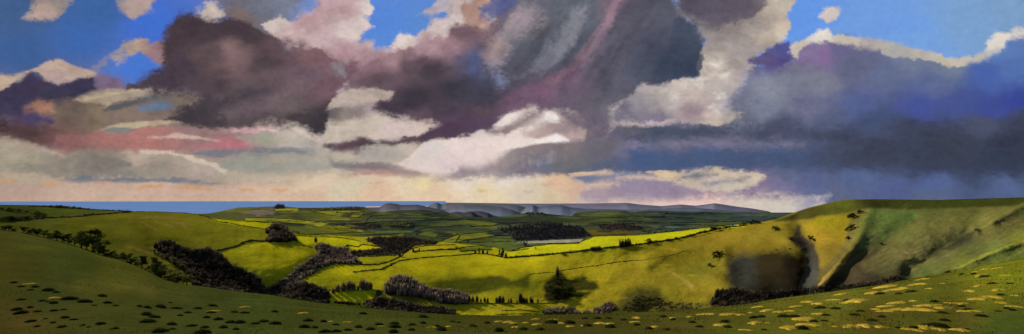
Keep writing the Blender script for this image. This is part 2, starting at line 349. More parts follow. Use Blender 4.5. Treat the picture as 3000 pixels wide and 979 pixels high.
    f.shape(P(TC, '920,385 1100,340 1230,308 1335,352 1280,400 1200,440 1130,440 1000,400'), (104, 100, 30), soft=12, amp=6, scale=40, alpha=.8)
    f.shape(P(TC, '1010,460 1100,530 1170,590 1180,560 1100,500'), (142, 130, 66), soft=3, amp=4, scale=14, alpha=.6)
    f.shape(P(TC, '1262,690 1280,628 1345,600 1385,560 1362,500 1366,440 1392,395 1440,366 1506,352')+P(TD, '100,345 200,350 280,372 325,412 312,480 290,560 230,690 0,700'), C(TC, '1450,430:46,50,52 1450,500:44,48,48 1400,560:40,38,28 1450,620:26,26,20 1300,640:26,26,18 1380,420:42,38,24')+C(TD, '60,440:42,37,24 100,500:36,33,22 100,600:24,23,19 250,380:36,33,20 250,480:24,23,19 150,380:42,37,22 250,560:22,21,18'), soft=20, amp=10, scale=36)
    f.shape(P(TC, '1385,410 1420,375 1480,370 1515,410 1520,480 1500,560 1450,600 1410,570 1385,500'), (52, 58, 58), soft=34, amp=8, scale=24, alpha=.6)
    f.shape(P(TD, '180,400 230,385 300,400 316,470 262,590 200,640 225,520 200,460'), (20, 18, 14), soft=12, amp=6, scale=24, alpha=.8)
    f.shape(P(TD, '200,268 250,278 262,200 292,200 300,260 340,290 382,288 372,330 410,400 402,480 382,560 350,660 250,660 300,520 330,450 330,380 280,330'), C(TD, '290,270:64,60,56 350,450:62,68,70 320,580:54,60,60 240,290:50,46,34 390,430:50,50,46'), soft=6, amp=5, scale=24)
    # right down, its lit ribs and shaded slopes put into the colour
    f.shape(P(TD, '130,176 300,112 500,58 740,40 1700,30 1700,78 1300,97 950,107 700,98 600,122 400,152 200,178'), C(TD, '300,130:60,62,30 560,75:80,88,36 900,80:62,66,32 1400,70:62,66,32 700,60:50,52,28'), soft=5, amp=3, scale=40)
    f.shape(P(TD, '300,195 400,155 600,130 570,200 560,280 520,350 450,420 410,450 390,330 330,260'), C(TD, '480,190:130,126,32 450,270:128,112,40 480,350:100,92,38'), soft=7, amp=4, scale=30)
    f.shape(P(TD, '700,105 955,112 985,150 900,200 800,280 700,340 600,395 560,415 620,300 670,230'), C(TD, '800,140:96,114,64 750,220:92,104,60 700,300:84,90,60 620,380:66,66,52'), soft=5, amp=3, scale=30)
    f.shape(P(TD, '690,102 702,112 690,180 650,250 605,335 550,430 450,520 398,566 392,548 420,508 500,430 560,350 600,270 640,180'), C(TD, '640,200:98,106,56 500,460:130,116,62 560,360:106,102,52'), soft=3, amp=3, scale=18)
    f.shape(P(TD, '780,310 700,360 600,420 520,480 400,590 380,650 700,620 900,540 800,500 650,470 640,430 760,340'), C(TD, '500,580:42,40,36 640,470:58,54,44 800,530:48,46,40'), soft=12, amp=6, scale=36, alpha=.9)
    f.shape(P(TD, '1340,225 1260,260 1160,325 1120,345 1200,345 1300,270'), (52, 50, 46), soft=5, amp=5, scale=18, alpha=.8)
    f.shape(P(TD, '1606,66 1440,150 1340,222 1350,228 1470,160 1606,92'), (116, 114, 66), soft=3, amp=2, scale=18, alpha=.8)
    f.shape(P(TD, '1700,245 1606,282 1480,330 1380,368 1260,425 1180,462 1240,448 1400,375 1520,325 1606,300'), (148, 144, 66), soft=4, amp=4, scale=18, alpha=.85)
    for s in ['900,355 1080,350 1020,372 920,370', '880,385 1000,395 1060,402 940,400']:
        f.shape(P(TD, s), (136, 124, 92), soft=6, amp=5, scale=18, alpha=.6)
    rs = random.Random(5)
    for i in range(120):     # sheep tracks and rakes of pale grass down the steep right-hand slopes
        x = rs.uniform(640, 1640); y = rs.uniform(120, 520); l = rs.uniform(25, 110); k = -.55+rs.uniform(-.12, .12); h = rs.uniform(1.5, 4)
        f.shape(P(TD, '%f,%f %f,%f %f,%f %f,%f' % (x, y, x+l*.5, y+l*.5*k-h, x+l, y+l*k, x+l*.5, y+l*.5*k+h)), rs.choice([(122, 118, 76), (66, 70, 44), (104, 112, 62), (58, 54, 42), (134, 122, 84)]), soft=2.5, amp=2, scale=12, alpha=.4)
    for i in range(190):     # streaks of longer and shorter grass across the fields
        x = rs.uniform(0, 2500); vc = float(s_vc(x)); y = rs.uniform(vc+8, float(MID.vb(x))-10) if x < 2050 else -99; l = rs.uniform(20, 110); k = rs.uniform(-.12, .06); h = rs.uniform(1.2, 4)
        q = min(1, max(0, (x-600)/500)); c = rs.choice([(150, 146, 34), (96, 104, 24), (168, 158, 40), (112, 106, 36)]); c = tuple(np.array(c)*(.72+.28*q))
        f.shape([(x, y), (x+l*.5, y+l*.5*k-h), (x+l, y+l*k), (x+l*.5, y+l*.5*k+h)], c, soft=3, amp=2.5, scale=16, alpha=.3)
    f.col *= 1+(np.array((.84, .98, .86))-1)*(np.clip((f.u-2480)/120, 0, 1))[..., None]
    f.col *= (1+.2*fbm(f.u/45, f.v/18, 5)+.12*fbm(f.u/7, f.v/5, 3))[..., None]
def paint_vale(f):  # blue-black patches: woods, and cloud shadow put into the field colour
    f.base(C(TB, '100,130:74,76,58 300,130:90,96,42 250,145:54,62,50 450,130:112,116,38 600,150:98,94,42 700,150:76,84,54 850,140:62,72,54 1000,150:52,64,44 900,200:42,52,48 700,200:54,66,52 1200,180:66,78,60 1100,220:60,72,50 1400,190:52,64,48 450,230:110,112,34 300,230:92,100,40 150,170:104,108,40 1000,250:74,88,52 1300,280:88,98,44 1300,150:56,66,48')+
           C(TC, '100,170:56,66,48 400,170:54,66,44 650,140:72,82,50 700,170:64,72,50 250,240:44,42,46 1000,140:58,68,60 1100,180:62,76,66 1300,170:66,82,66 1500,140:62,78,80 1100,220:60,76,62 700,240:82,80,36 50,320:96,110,50'))
    q = dict(soft=2.2, amp=1.6, scale=22, sy=2.)
    for t, s, c in [(TB, '-60,160 150,160 400,185 640,230 620,246 400,215 230,190 -60,176', (150, 150, 44)), (TB, '425,165 540,163 602,190 560,196 430,176', (146, 148, 38)), (TB, '115,100 250,103 240,123 105,123', (146, 142, 44)),
                    (TB, '330,120 480,115 600,118 642,135 600,156 450,146', (134, 136, 42)), (TB, '1070,302 1180,256 1392,238 1390,262 1260,276 1180,302', (134, 136, 42)), (TB, '260,100 420,102 600,96 640,102 600,112 330,112', (60, 56, 52)),
                    (TB, '0,110 120,118 100,140 0,150', (112, 104, 90)), (TA, '1370,118 1606,102 1606,140 1450,134', (120, 110, 92)), (TA, '1090,118 1230,118 1200,130 1100,130', (150, 124, 92)), (TA, '1250,128 1400,96 1606,90 1606,100 1420,118', (104, 106, 48)),
                    (TB, '640,150 730,128 850,138 800,170 660,190', (78, 88, 52)), (TB, '1020,175 1180,165 1240,180 1150,195', (76, 90, 62)), (TB, '400,200 560,215 640,250 560,250 420,225', (116, 118, 32)), (TB, '640,230 930,232 900,245 680,250', (84, 104, 56)),
                    (TB, '150,180 330,195 350,210 160,205', (58, 66, 48)), (TB, '730,190 930,185 930,222 800,215', (34, 42, 44)), (TB, '850,160 1010,158 1100,170 960,180', (40, 50, 44)), (TB, '560,190 640,205 750,215 700,226 600,215', (66, 56, 54)),
                    (TC, '110,302 300,288 520,282 500,302 200,312', (168, 166, 142)), (TC, '520,230 700,232 860,240 820,258 580,262 540,245', (98, 88, 34)), (TC, '600,200 720,190 860,205 880,235 640,228', (62, 52, 48)), (TC, '480,124 560,125 720,118 760,135 640,150 520,150', (84, 94, 52)),
                    (TC, '560,170 700,158 860,150 700,182', (82, 92, 50)), (TC, '1000,205 1180,200 1200,215 1020,225', (84, 100, 86)), (TC, '1300,180 1500,172 1480,190 1320,200', (76, 94, 68)), (TC, '880,150 1100,152 1100,160 900,160', (40, 46, 42)), (TC, '960,128 1300,134 1300,142 970,138', (44, 54, 54)),
                    (TB, '1100,200 1400,178 1606,185 1606,235 1400,225', (46, 54, 46)), (TC, '0,190 300,180 500,200 570,262 520,278 120,292 90,262 0,262', (42, 40, 44))]:
        f.shape(P(t, s), c, **q)
    # paler strips of arable and dark strips of wood further off
    for i in range(150):
        u = random.uniform(640, 2400); v = random.uniform(float(VALE.vc(u))+2, 690)
        w = random.uniform(12, 60)*(.6+(v-600)/90); h = random.uniform(1.2, 3.5)*(.6+(v-600)/60)
        c = random.choice([(88, 100, 52), (110, 112, 44), (62, 74, 56), (46, 54, 46), (98, 104, 60), (40, 46, 44)])
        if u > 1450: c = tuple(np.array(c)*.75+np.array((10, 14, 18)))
        sk = random.uniform(-.06, .06)*w
        f.shape([(u-w, v+sk), (u-w*.5, v-h+sk), (u+w, v-h*.7-sk), (u+w*.6, v+h-sk)], c, soft=1.2, amp=1., scale=16, alpha=.85)
    f.col *= (1+.25*fbm(f.u/26, f.v/7, 5))[..., None]
def flat(c_top, c_bot, k=30.):  # distance haze put into the hill colour, paler toward the foot
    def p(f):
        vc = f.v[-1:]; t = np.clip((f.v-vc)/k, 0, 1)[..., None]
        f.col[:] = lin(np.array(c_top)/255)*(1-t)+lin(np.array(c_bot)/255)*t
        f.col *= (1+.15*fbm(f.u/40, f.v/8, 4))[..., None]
    return p

us = spread(-60, 3060, 3.0, -900, 3900, 25)
near_hill = FG.build('foreground_hillside', spread(-60, 3060, 3.0, -9000, 12000, 60), 150, M_FG, paint_fg, back=(1.05, 1.15, 1.3, 1.5, 1.8), kb=4., pw=1.5)
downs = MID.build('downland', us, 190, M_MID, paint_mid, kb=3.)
vale = VALE.build('vale', spread(300, 2600, 2.6, -600, 3600, 12), 110, M_VALE, paint_vale, back=(1.02, 1.05, 1.1, 1.3), kb=40)
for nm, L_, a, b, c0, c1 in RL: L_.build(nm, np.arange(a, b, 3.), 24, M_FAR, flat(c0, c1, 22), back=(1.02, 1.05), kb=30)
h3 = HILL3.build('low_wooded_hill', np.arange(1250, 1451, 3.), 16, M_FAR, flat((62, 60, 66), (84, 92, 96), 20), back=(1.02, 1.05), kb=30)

# sea: one sheet out to the horizon
def make_sea():
    m, nt = new_mat('sea'); L = nt.links.new
    g = N(nt, 'ShaderNodeNewGeometry'); mp = N(nt, 'ShaderNodeMapping'); mp.inputs['Scale'].default_value = (.0003, .0008, 1)
    n = N(nt, 'ShaderNodeTexNoise', Scale=1., Detail=5.); L(g.outputs['Position'], mp.inputs[0]); L(mp.outputs[0], n.inputs['Vector'])
    cr = N(nt, 'ShaderNodeValToRGB'); cr.color_ramp.elements[0].position = .3; cr.color_ramp.elements[1].position = .7
    cr.color_ramp.elements[0].color = (*lin(np.array((104, 140, 200))/255), 1); cr.color_ramp.elements[1].color = (*lin(np.array((126, 160, 212))/255), 1)
    L(n.outputs[0], cr.inputs[0]); b = N(nt, 'ShaderNodeBsdfPrincipled', Roughness=1.); b.inputs['Specular IOR Level'].default_value = 0.
    L(cr.outputs[0], b.inputs['Base Color']); o = N(nt, 'ShaderNodeOutputMaterial'); L(b.outputs[0], o.inputs[0])
    D = np.geomspace(9500, 149000, 30)
    U = -1200+(np.where(D < 25000, 1072., 1306.)+1200)[:, None]*np.linspace(0, 1, 60)[None]; A = np.arctan((U-U0)/F); V = np.stack([np.sin(A)*D[:, None], np.cos(A)*D[:, None], np.full((30, 60), -262.)], -1)
    return tag(link('sea', mesh_np('sea', V.reshape(-1, 3), grid_faces(30, 60)), m), kind='structure')
make_sea()

# ------------------------------------------------------------------ sky: a far dome of cloud
def make_sky():
    R = 600000.
    az = np.radians(np.concatenate([np.linspace(-48, -43, 30, endpoint=False), np.linspace(-43, 43, 1350), np.linspace(43.3, 56, 60)]))
    el = np.radians(np.concatenate([np.linspace(-3, -.7, 6, endpoint=False), np.linspace(-.7, 20.2, 380), np.linspace(20.4, 23, 12)]))
    A, E = np.meshgrid(az, el)
    u = U0+F*np.tan(A); v = V0-F*np.tan(E)/np.cos(A)
    top = np.arctan((V0+95)/F*np.cos(A)); E = np.where(E > 0, E*top/el[-1], E); v = V0-F*np.tan(E)/np.cos(A)
    v = np.clip(v, -150, 700); u = np.clip(u, -700, 3700)
    f = Field(u, v, 1.5, True)
    def S(poly, pts, soft=6, amp=6, alpha=1., scale=40., sy=1., seed=0.): f.shape(poly, pts, soft*1.2, amp*1.4, alpha, scale, sy, .66, 7, seed)
    f.base(C(FF, '60,30:66,94,138 200,100:62,102,170 380,60:66,110,204 350,170:72,118,205 60,130:62,96,150 250,20:62,100,160 960,60:88,135,214 1000,100:90,138,214 1080,60:92,136,205 2000,30:100,150,226 2200,60:112,156,222 2450,60:122,160,205 2560,30:122,156,196 2300,100:116,160,220')+
           C(S1, '250,450:110,96,88 350,450:122,105,92 500,460:128,112,100 700,430:120,108,98 100,520:86,66,66 250,520:118,90,86 900,560:150,120,118 600,560:165,118,112 60,600:158,148,132 50,700:165,152,134 300,740:194,166,150 50,770:176,152,142 600,770:198,168,150 1000,770:205,176,154 1200,740:205,178,150 1000,640:152,150,140 1200,600:160,155,145 1100,700:172,158,142 900,710:165,152,138 1300,550:190,178,168 1300,650:175,165,152')+
           C(S2, '100,740:220,192,162 200,780:222,194,168 400,750:228,206,172 600,770:228,206,182 800,770:226,208,186 900,740:215,195,175 100,640:178,168,160 100,590:182,174,164 1000,760:190,170,170 1200,740:160,145,160 1100,800:205,180,170 0,450:180,165,152')+
           C(S3, '0,740:165,148,165 100,780:150,135,155 100,805:224,196,184 300,815:210,196,180 500,820:190,182,180'))
    # --- left clouds
    S(P(S1, '-400,330 0,330 60,320 130,275 180,300 250,325 380,290 390,360 330,385 250,395 210,420 100,430 215,465 210,497 100,500 0,492 -400,500'), C(S1, '330,330:60,55,78 60,420:66,60,86 150,470:80,68,104 100,340:62,54,76 -100,400:60,56,70 200,400:62,60,78'), 12, 9, 1, 60)
    S(P(S1, '380,292 450,308 525,340 480,362 400,372 385,330'), (122, 102, 126), 12, 8)
    S(P(S1, '-200,310 0,300 80,290 130,268 200,234 260,245 330,272 385,285 370,300 300,318 230,332 180,312 150,285 100,298 60,328 0,360 -200,380'), C(S1, '200,260:196,172,156 20,330:182,160,142 320,290:180,158,145 220,320:175,150,150'), 6, 7, 1, 34)
    S(P(S1, '300,392 380,360 520,350 620,345 690,355 670,375 560,388 480,400 420,422 330,405'), (168, 152, 132), 8, 8, .9, 40, 2.)
    S(P(S1, '415,442 470,410 560,385 670,368 690,384 600,410 500,430'), (84, 86, 88), 8, 6, .9, 40, 2.)
    S(P(S1, '700,372 800,380 780,410 700,430 660,440 670,400'), (128, 112, 102), 12, 8)
    S(P(S1, '545,430 600,410 660,408 690,430 630,443 560,441'), (98, 122, 152), 6, 5, .9)
    S(P(S1, '100,432 150,402 210,408 218,448 160,452'), (168, 122, 100), 9, 6, .9)
    S(P(S1, '-300,490 0,480 100,500 200,515 330,560 320,590 200,590 100,570 0,545 -300,560'), C(S1, '0,510:66,50,56 250,570:112,80,80 100,530:82,62,62'), 14, 8, 1, 60, 2.)
    S(P(S1, '230,535 400,522 520,503 680,508 760,508 880,543 1000,558 1035,575 980,597 850,590 740,602 620,604 400,584 250,602 220,570'), C(S1, '300,570:142,100,98 600,550:172,118,112 900,575:176,114,122 450,560:165,112,106 760,520:150,118,118'), 9, 7, .95, 60, 2.5)
    S(P(S1, '590,547 700,530 800,543 870,563 780,554 650,549'), (196, 170, 156), 4, 4, .9, 40, 3.)
    S(P(S1, '880,515 980,500 1100,505 1130,520 1000,530 920,532'), (200, 160, 165), 7, 6, .9, 40, 2.)
    S(P(S1, '380,522 480,490 600,480 690,463 730,485 600,503 450,527'), (184, 168, 142), 6, 6, .9, 50, 3.)
    S(P(S1, '390,522 440,508 530,512 560,520 470,530'), (104, 112, 116), 5, 4, .8, 50, 3.)
    S(P(S1, '940,545 1050,525 1140,515 1180,508 1240,550 1330,590 1250,600 1100,585 1030,575'), C(S1, '1050,550:160,156,140 1150,540:190,178,165 1250,580:176,168,160'), 8, 8, .95, 50, 1.5)
    S(P(S1, '-300,545 0,550 60,560 170,592 250,612 400,594 560,600 690,605 780,632 860,650 892,680 860,702 700,712 500,703 330,712 230,716 150,690 0,672 -300,680'), C(S1, '50,590:168,156,138 560,620:182,164,148 800,665:178,162,152 400,640:136,126,116 250,660:144,134,122 640,670:150,140,128 100,660:160,150,132 480,690:132,128,122 700,640:166,152,138'), 6, 9, 1, 45, 1.5)
    S(P(S1, '270,668 330,650 420,655 490,640 520,655 450,672 350,678'), (116, 108, 106), 8, 8, .7, 40, 2.)
    S(P(S1, '560,655 640,645 700,655 660,668 590,670'), (140, 130, 122), 8, 7, .7, 40, 2.)
    S(P(S1, '30,665 120,645 200,660 160,685 80,690'), (128, 124, 112), 9, 9, .6, 40, 2.)
    S(P(S1, '220,718 320,697 420,712 500,703 650,708 800,716 880,730 840,738 600,722 400,724 300,724'), (104, 114, 126), 4, 4, .9, 40, 3.)
    S(P(S1, '760,612 850,595 1000,588 1100,583 1260,598 1230,614 1100,606 950,612 850,625'), (112, 118, 128), 7, 7, .8, 50, 3.)
    S(P(S1, '0,690 80,684 150,694 250,722 200,732 80,722 0,716'), (180, 164, 142), 6, 6, .9, 50, 2.)
    S(P(S1, '-200,727 200,735 520,737 850,737 1150,724 1400,712 1400,900 -200,900'), C(S1, '0,770:184,156,142 400,760:198,170,152 800,760:202,172,152 1200,770:212,182,158'), 9, 7, .85, 60, 2.5)
    for s in ['520,747 580,734 652,734 640,744 560,755', '680,741 740,737 852,750 840,758 700,750', '0,712 60,716 40,724 0,724', '390,726 440,724 430,734 395,734', '950,752 1000,756 960,760', '1080,753 1140,753 1120,765', '1190,752 1250,740 1350,716 1356,724 1260,748 1200,758', '170,726 230,722 260,733 190,735']:
        S(P(S1, s), (202, 152, 108), 3, 4, .8, 24, 2.)
    S(P(S1, '860,652 1000,640 1200,640 1340,650 1320,672 1120,690 950,682 900,676'), C(S1, '1000,650:146,148,138 1250,655:158,156,146'), 7, 8, .8, 50, 2.)
    S(P(S1, '880,690 910,672 980,682 1060,690 1150,702 1250,690 1340,672 1356,700 1290,722 1100,728 900,716'), C(S1, '950,695:182,168,150 1200,705:196,180,160'), 5, 7, .85, 36, 2.)
    S(P(S1, '1150,748 1190,726 1250,702 1330,690 1370,720 1356,750 1250,762 1180,764'), (216, 194, 168), 6, 7, .85, 30, 2.)
    S(P(S1, '560,596 690,602 780,629 862,648 902,684 888,692 850,664 770,644 690,616 560,608'), (204, 188, 170), 4, 5, .9, 24)
    S(P(S1, '0,547 60,555 170,587 250,611 250,621 160,602 60,574 0,563'), (178, 158, 144), 5, 5, .8, 24)
    S(P(S1, '1030,512 1100,508 1182,500 1240,538 1325,556 1300,564 1230,553 1172,516 1100,524'), (210, 190, 180), 4, 6, .9, 24)
    S(P(S1, '310,392 420,372 560,352 640,348 640,356 560,362 430,384 330,404'), (192, 172, 144), 5, 6, .8, 24, 2.)
    S(P(S1, '240,398 330,408 410,420 420,500 380,520 300,505 230,470'), C(S1, '300,440:104,90,82 400,450:132,116,98'), 12, 9, .6, 40)
    S(P(S1, '420,450 520,445 660,446 700,460 600,475 480,470'), (132, 112, 102), 9, 8, .7, 40, 2.)
    S(P(S1, '250,640 330,615 430,612 500,628 470,645 360,650 290,655'), (124, 120, 110), 7, 8, .7, 36, 2.)
    S(P(S1, '860,570 960,560 1000,575 930,585'), (186, 120, 126), 5, 5, .8, 30, 2.)
    # --- fair-weather scraps, top left
    S(P(S1, '100,70 135,20 150,-60 310,-60 270,40 205,82 150,76'), C(S1, '180,50:180,156,142 240,10:150,138,130'), 10, 12, .95, 40)
    S(P(S1, '440,-60 465,25 510,65 545,72 600,30 650,-60'), C(S1, '530,30:186,160,148 460,10:130,128,140'), 9, 10, .95, 40)
    S(P(S1, '360,275 415,228 440,222 425,262 390,285'), (134, 130, 140), 8, 8, .7, 20)
    S(P(S1, '440,235 480,175 520,158 560,148 600,168 680,150 700,240 660,260 640,262 600,232 560,214 500,214 465,250'), C(S1, '520,180:188,160,142 620,200:150,118,122 480,220:165,150,145'), 6, 9, 1, 30)
    # --- pale mass behind the dark clouds
    S(P(FF, '560,-60 540,20 600,80 700,110 800,-60'), C(S1, '1000,40:108,112,128 1150,40:118,124,142 950,70:120,104,102 860,20:104,104,122'), 14, 10, 1, 60)
    S(P(FF, '655,62 700,45 730,57 775,30 800,8 800,-60 930,-60 936,20 918,42 940,62 914,80 903,105 935,108 945,124 975,118 1000,100 1010,84 1042,94 1072,74 1090,48 1132,40 1112,22 1180,-60 1300,-60 1280,60 1200,180 900,300 820,220 760,140 700,110'),
      C(FF, '700,60:206,192,186 720,80:198,170,170 850,20:184,152,156 880,80:212,196,192 925,40:222,205,200 780,60:180,146,150 820,90:196,170,172 1020,105:222,205,198 1100,75:212,194,192 940,150:166,134,140 1160,30:180,164,162 860,130:176,140,148 900,200:150,120,128 1080,110:165,132,140 860,220:165,155,155'), 5, 9, 1, 34)
    S(P(S2, '305,60 360,20 420,-40 450,-40 440,15 425,42 350,56'), (192, 178, 184), 6, 8, .9, 30)
    # --- great brown-violet cloud
    S(P(S1, '510,345 600,300 650,270 640,230 652,160 678,90 720,58 780,50 830,70 900,66 950,78 1010,100 1080,140 1150,170 1250,188 1310,212')+P(S2, '60,250 90,300 40,330 -30,350')+P(S1, '1340,372 1350,420 1340,500 1260,548 1200,505 1150,497 1040,500 900,512 800,500 670,472 760,425 790,392 700,362 600,352'),
      C(S1, '700,120:72,60,68 800,150:74,62,68 850,210:92,76,80 930,205:140,112,112 960,230:125,100,104 1050,240:74,64,70 1000,150:70,60,66 880,120:68,58,64 1100,330:106,88,92 1200,300:104,84,94 1300,250:128,96,106 1250,220:120,92,98 750,450:68,60,68 900,430:90,80,84 1150,420:104,92,92 600,320:78,62,72 650,290:70,58,68 1250,500:60,54,60 1000,380:90,78,86 800,340:82,70,76 1180,500:66,58,62 1330,340:116,88,98 1000,470:84,74,78 1100,220:98,78,84'), 10, 9, 1, 55)
    S(P(S1, '500,352 590,300 660,262 720,200 800,300 700,372 600,356'), (74, 62, 72), 7, 7, .95, 34)
    S(P(S1, '640,478 700,448 790,405 900,400 900,510 780,500 690,482'), (70, 62, 68), 7, 8, .9, 34, 2.)
    S(P(S1, '655,130 690,75 730,54 800,62 900,70 1000,98 1000,140 800,140 700,190 650,260'), (72, 60, 66), 6, 8, .8, 30)
    S(P(S1, '785,50 808,25 850,12 882,28 892,62 850,76 800,62'), (204, 188, 178), 6, 8, 1, 24)
    S(P(S1, '1320,252 1356,244 1370,300 1340,310'), (150, 154, 160), 12, 9, .6, 24)
    # --- second dark cloud joined with the slate curtain
    giant = P(S2, '30,345 50,300 110,240 200,208 300,180 400,165 425,110 450,84 520,92 565,112 600,80 640,-60 1260,-60 1330,40')+P(S3, '45,100 82,155 70,200 88,232 62,302 0,306')+P(S2, '1300,345 1200,335 1150,385 1090,430 1080,500 1040,620 1000,640 940,570 965,485 900,432 850,442 750,430 700,442 620,492 570,540 450,556 380,542 330,556 250,562 180,572 100,566 60,604 0,594 -80,585 -60,566 60,555 80,543 200,560 300,538 350,503 300,482 180,467 135,432 160,400 215,372 100,352')
    S(giant, C(S2, '120,260:136,106,116 200,230:160,128,134 330,190:172,140,148 420,180:150,118,126 300,240:96,78,86 350,280:70,62,72 150,330:100,82,90 300,400:60,55,66 450,360:54,51,60 560,340:72,72,96 530,260:84,84,110 600,400:72,66,78 200,430:68,58,70 300,465:98,78,90 450,490:92,70,90 400,440:72,64,74 650,330:78,76,88 800,350:126,94,118 900,310:112,90,110 500,520:84,66,90 680,420:112,86,106 560,450:88,72,84 50,580:84,66,76 250,560:80,64,72 800,200:88,92,106 700,200:98,102,114 750,100:104,100,110 900,150:82,88,100 850,80:96,100,112 880,40:104,112,122 1000,280:96,88,104 950,360:104,92,108 1090,60:118,98,112 1000,120:92,90,104 1200,200:80,82,98 1270,280:64,72,92 1300,120:82,84,98 1150,120:86,80,94 1050,380:98,94,106 1000,480:98,90,106 1200,300:78,84,100 1100,450:110,108,118 520,150:120,96,104 480,110:118,94,102 1200,40:90,86,98 1020,580:84,84,100'), 9, 10, 1, 55, seed=3.)
    S(P(S2, '1080,60 1200,-40 1300,-40 1350,60')+P(S3, '50,110 80,160 66,215 84,240 60,300 0,304')+P(S2, '1290,335 1180,330 1060,400 1000,330 1060,200'), C(S2, '1150,100:86,84,98 1250,150:72,76,94 1300,250:60,68,88 1150,250:76,80,96 1060,340:88,88,102 1330,80:84,86,100'), 14, 10, .85, 60)
    S(P(S2, '700,0 1000,-40 1040,60 960,180 900,260 760,330 680,340 640,260 720,120'), C(S2, '750,150:88,92,104 900,200:78,84,98 820,60:98,100,110 700,300:84,84,96 950,60:92,98,110'), 16, 10, .75, 60)
    S(P(S2, '430,-60 500,-60 510,60 470,90 420,100 400,130 360,150 350,130 400,90 440,50'), C(S2, '470,30:200,180,176 400,110:214,198,192'), 8, 8, .9, 30)
    S(P(S2, '490,10 560,-10 600,5 555,25 548,50 588,82 582,104 530,110 492,80 478,40'), (170, 134, 122), 6, 7, .95, 26)
    S(P(S2, '580,-60 700,-60 690,30 640,60 600,70 556,58 550,35 600,15'), (84, 92, 138), 8, 8, .9, 30)
    S(P(S2, '555,225 600,150 660,90 700,40 760,20 790,60 740,130 660,190 640,250 620,290 575,285'), C(S2, '600,200:168,146,146 720,70:158,142,150 680,140:150,140,146 600,270:140,140,160 580,250:170,142,135'), 12, 12, .85, 50)
    S(P(S2, '605,300 630,290 655,330 650,355 620,345'), (130, 138, 172), 8, 7, .8, 20)
    S(P(S2, '490,200 540,190 570,260 560,310 510,290'), (76, 88, 128), 14, 9, .7, 30)
    S(P(S2, '500,300 600,320 640,380 560,420 480,400 420,370'), (62, 60, 72), 16, 9, .7, 30)
    S(P(S2, '1100,-40 1150,-40 1070,100 1010,200 950,272 860,332 760,372 700,372 830,318 925,250 975,188 1030,105'), C(S2, '1050,80:150,120,134 900,290:138,108,124 1000,190:158,126,138 760,360:112,88,106'), 12, 9, .75, 50)
    S(P(S2, '900,50 985,20 950,120 885,220 790,295 700,318 770,245 850,160'), C(S2, '900,120:136,136,146 780,280:118,116,128'), 16, 9, .75, 50)
    S(P(S2, '990,150 1040,110 1100,120 1080,180 1000,230 960,250'), (108, 100, 116), 16, 10, .5, 50)
    S(P(S2, '1080,150 1150,170 1130,260 1060,330 1010,340 1060,250'), (94, 88, 102), 18, 10, .6, 50)
    S(P(S1, '1340,385 1356,380 1340,470 1300,490 1240,480 1130,490 1050,492 1180,455 1270,420'), (62, 56, 62), 16, 9, .7, 40)
    S(P(S1, '690,455 780,425 900,400 1010,350 1100,360 900,430 780,470 700,475'), (66, 60, 68), 22, 9, .6, 50)
    S(P(S1, '1320,300 1250,345 1150,400 1000,450 860,470 900,440 1050,390 1200,320 1300,270'), (116, 98, 106), 26, 9, .6, 50)
    # --- bright opening
    S(P(S2, '-60,470 100,482 140,460 220,475 300,486 395,495 350,518 320,543 240,560 120,562 60,550 -60,580'), C(S2, '200,520:204,184,180 60,500:196,182,168 330,505:210,190,182 120,550:205,188,175'), 5, 7, .95, 34)
    S(P(S2, '-80,590 -70,576 -20,572 50,550 80,543 110,560 200,561 290,545 350,520 400,490 520,470 640,470 600,515 560,545 450,560 380,548 330,562 250,568 180,577 100,572 62,604 0,598'), C(S2, '0,582:92,70,82 80,560:78,62,72 250,558:88,70,78 400,530:80,62,80 560,500:90,70,92'), 5, 6, .95, 30)
    S(P(S2, '20,365 60,352 130,350 210,362 195,388 150,402 60,420 -60,440 -40,400'), (182, 166, 156), 6, 8, .95, 34)
    S(P(S2, '-60,430 30,420 100,440 60,460 -20,490 -60,490'), (120, 112, 108), 10, 8, .7, 34)
    S(P(S2, '225,668 300,602 335,568 420,561 520,549 600,526 650,496 720,474 780,462 815,436 850,452 880,474 960,500 1000,530 960,572 860,580 800,605 700,645 600,672 520,694 400,704 300,686'), C(S2, '350,620:230,214,208 600,590:238,220,216 850,466:238,224,218 700,540:226,205,200 860,552:222,206,202 780,520:170,148,150 930,510:186,160,158 300,680:220,198,188 900,530:196,174,170 450,620:246,230,222 420,690:208,192,190 520,600:246,230,222 600,640:230,212,206'), 9, 3, 1, 40, 1.5)
    for q_ in ['560,640 700,520 840,442 858,462 760,545 640,640', '640,650 760,580 870,542 925,548 820,580 700,645', '420,660 560,570 640,520 650,535 560,620']:
        S(P(S2, q_), (246, 228, 220), 10, 3, .75, 40)
    for q_ in ['700,560 800,505 900,488 930,520 840,535 740,575']:
        S(P(S2, q_), (178, 152, 150), 14, 3, .65, 40)
    S(P(S2, '615,496 650,460 712,444 695,478 645,502'), (234, 216, 210), 4, 4, .95, 24)
    S(P(S2, '585,530 660,500 760,446 812,442 730,500 650,536'), (140, 118, 124), 7, 6, .85, 30)
    S(P(S2, '740,520 800,500 880,510 900,530 800,540 740,545'), (176, 152, 150), 8, 7, .7, 30, 2.)
    S(P(S2, '370,706 470,672 560,650 640,612 700,590 800,560 900,566 1000,572 1060,600 1040,660 960,690 880,692 700,697 560,702'), C(S2, '450,695:168,150,150 560,680:150,136,140 700,640:140,126,128 850,600:128,114,116 850,670:106,106,122 1000,620:112,108,118 700,685:124,118,130 650,630:165,148,146'), 18, 5, .85, 36)
    for i in range(26):        # rays of falling rain combed out of the cloud's lower edge
        x = 380+i*16; y = 692-i*5-random.uniform(0, 8); l = random.uniform(40, 95)
        S([S2(x, y), S2(x+5, y), S2(x+l*.9+8, y-l*.8), S2(x+l*.9-2, y-l*.8)], random.choice([(206, 186, 180), (140, 124, 130), (222, 204, 198)]), 3, 2, .55, 20)
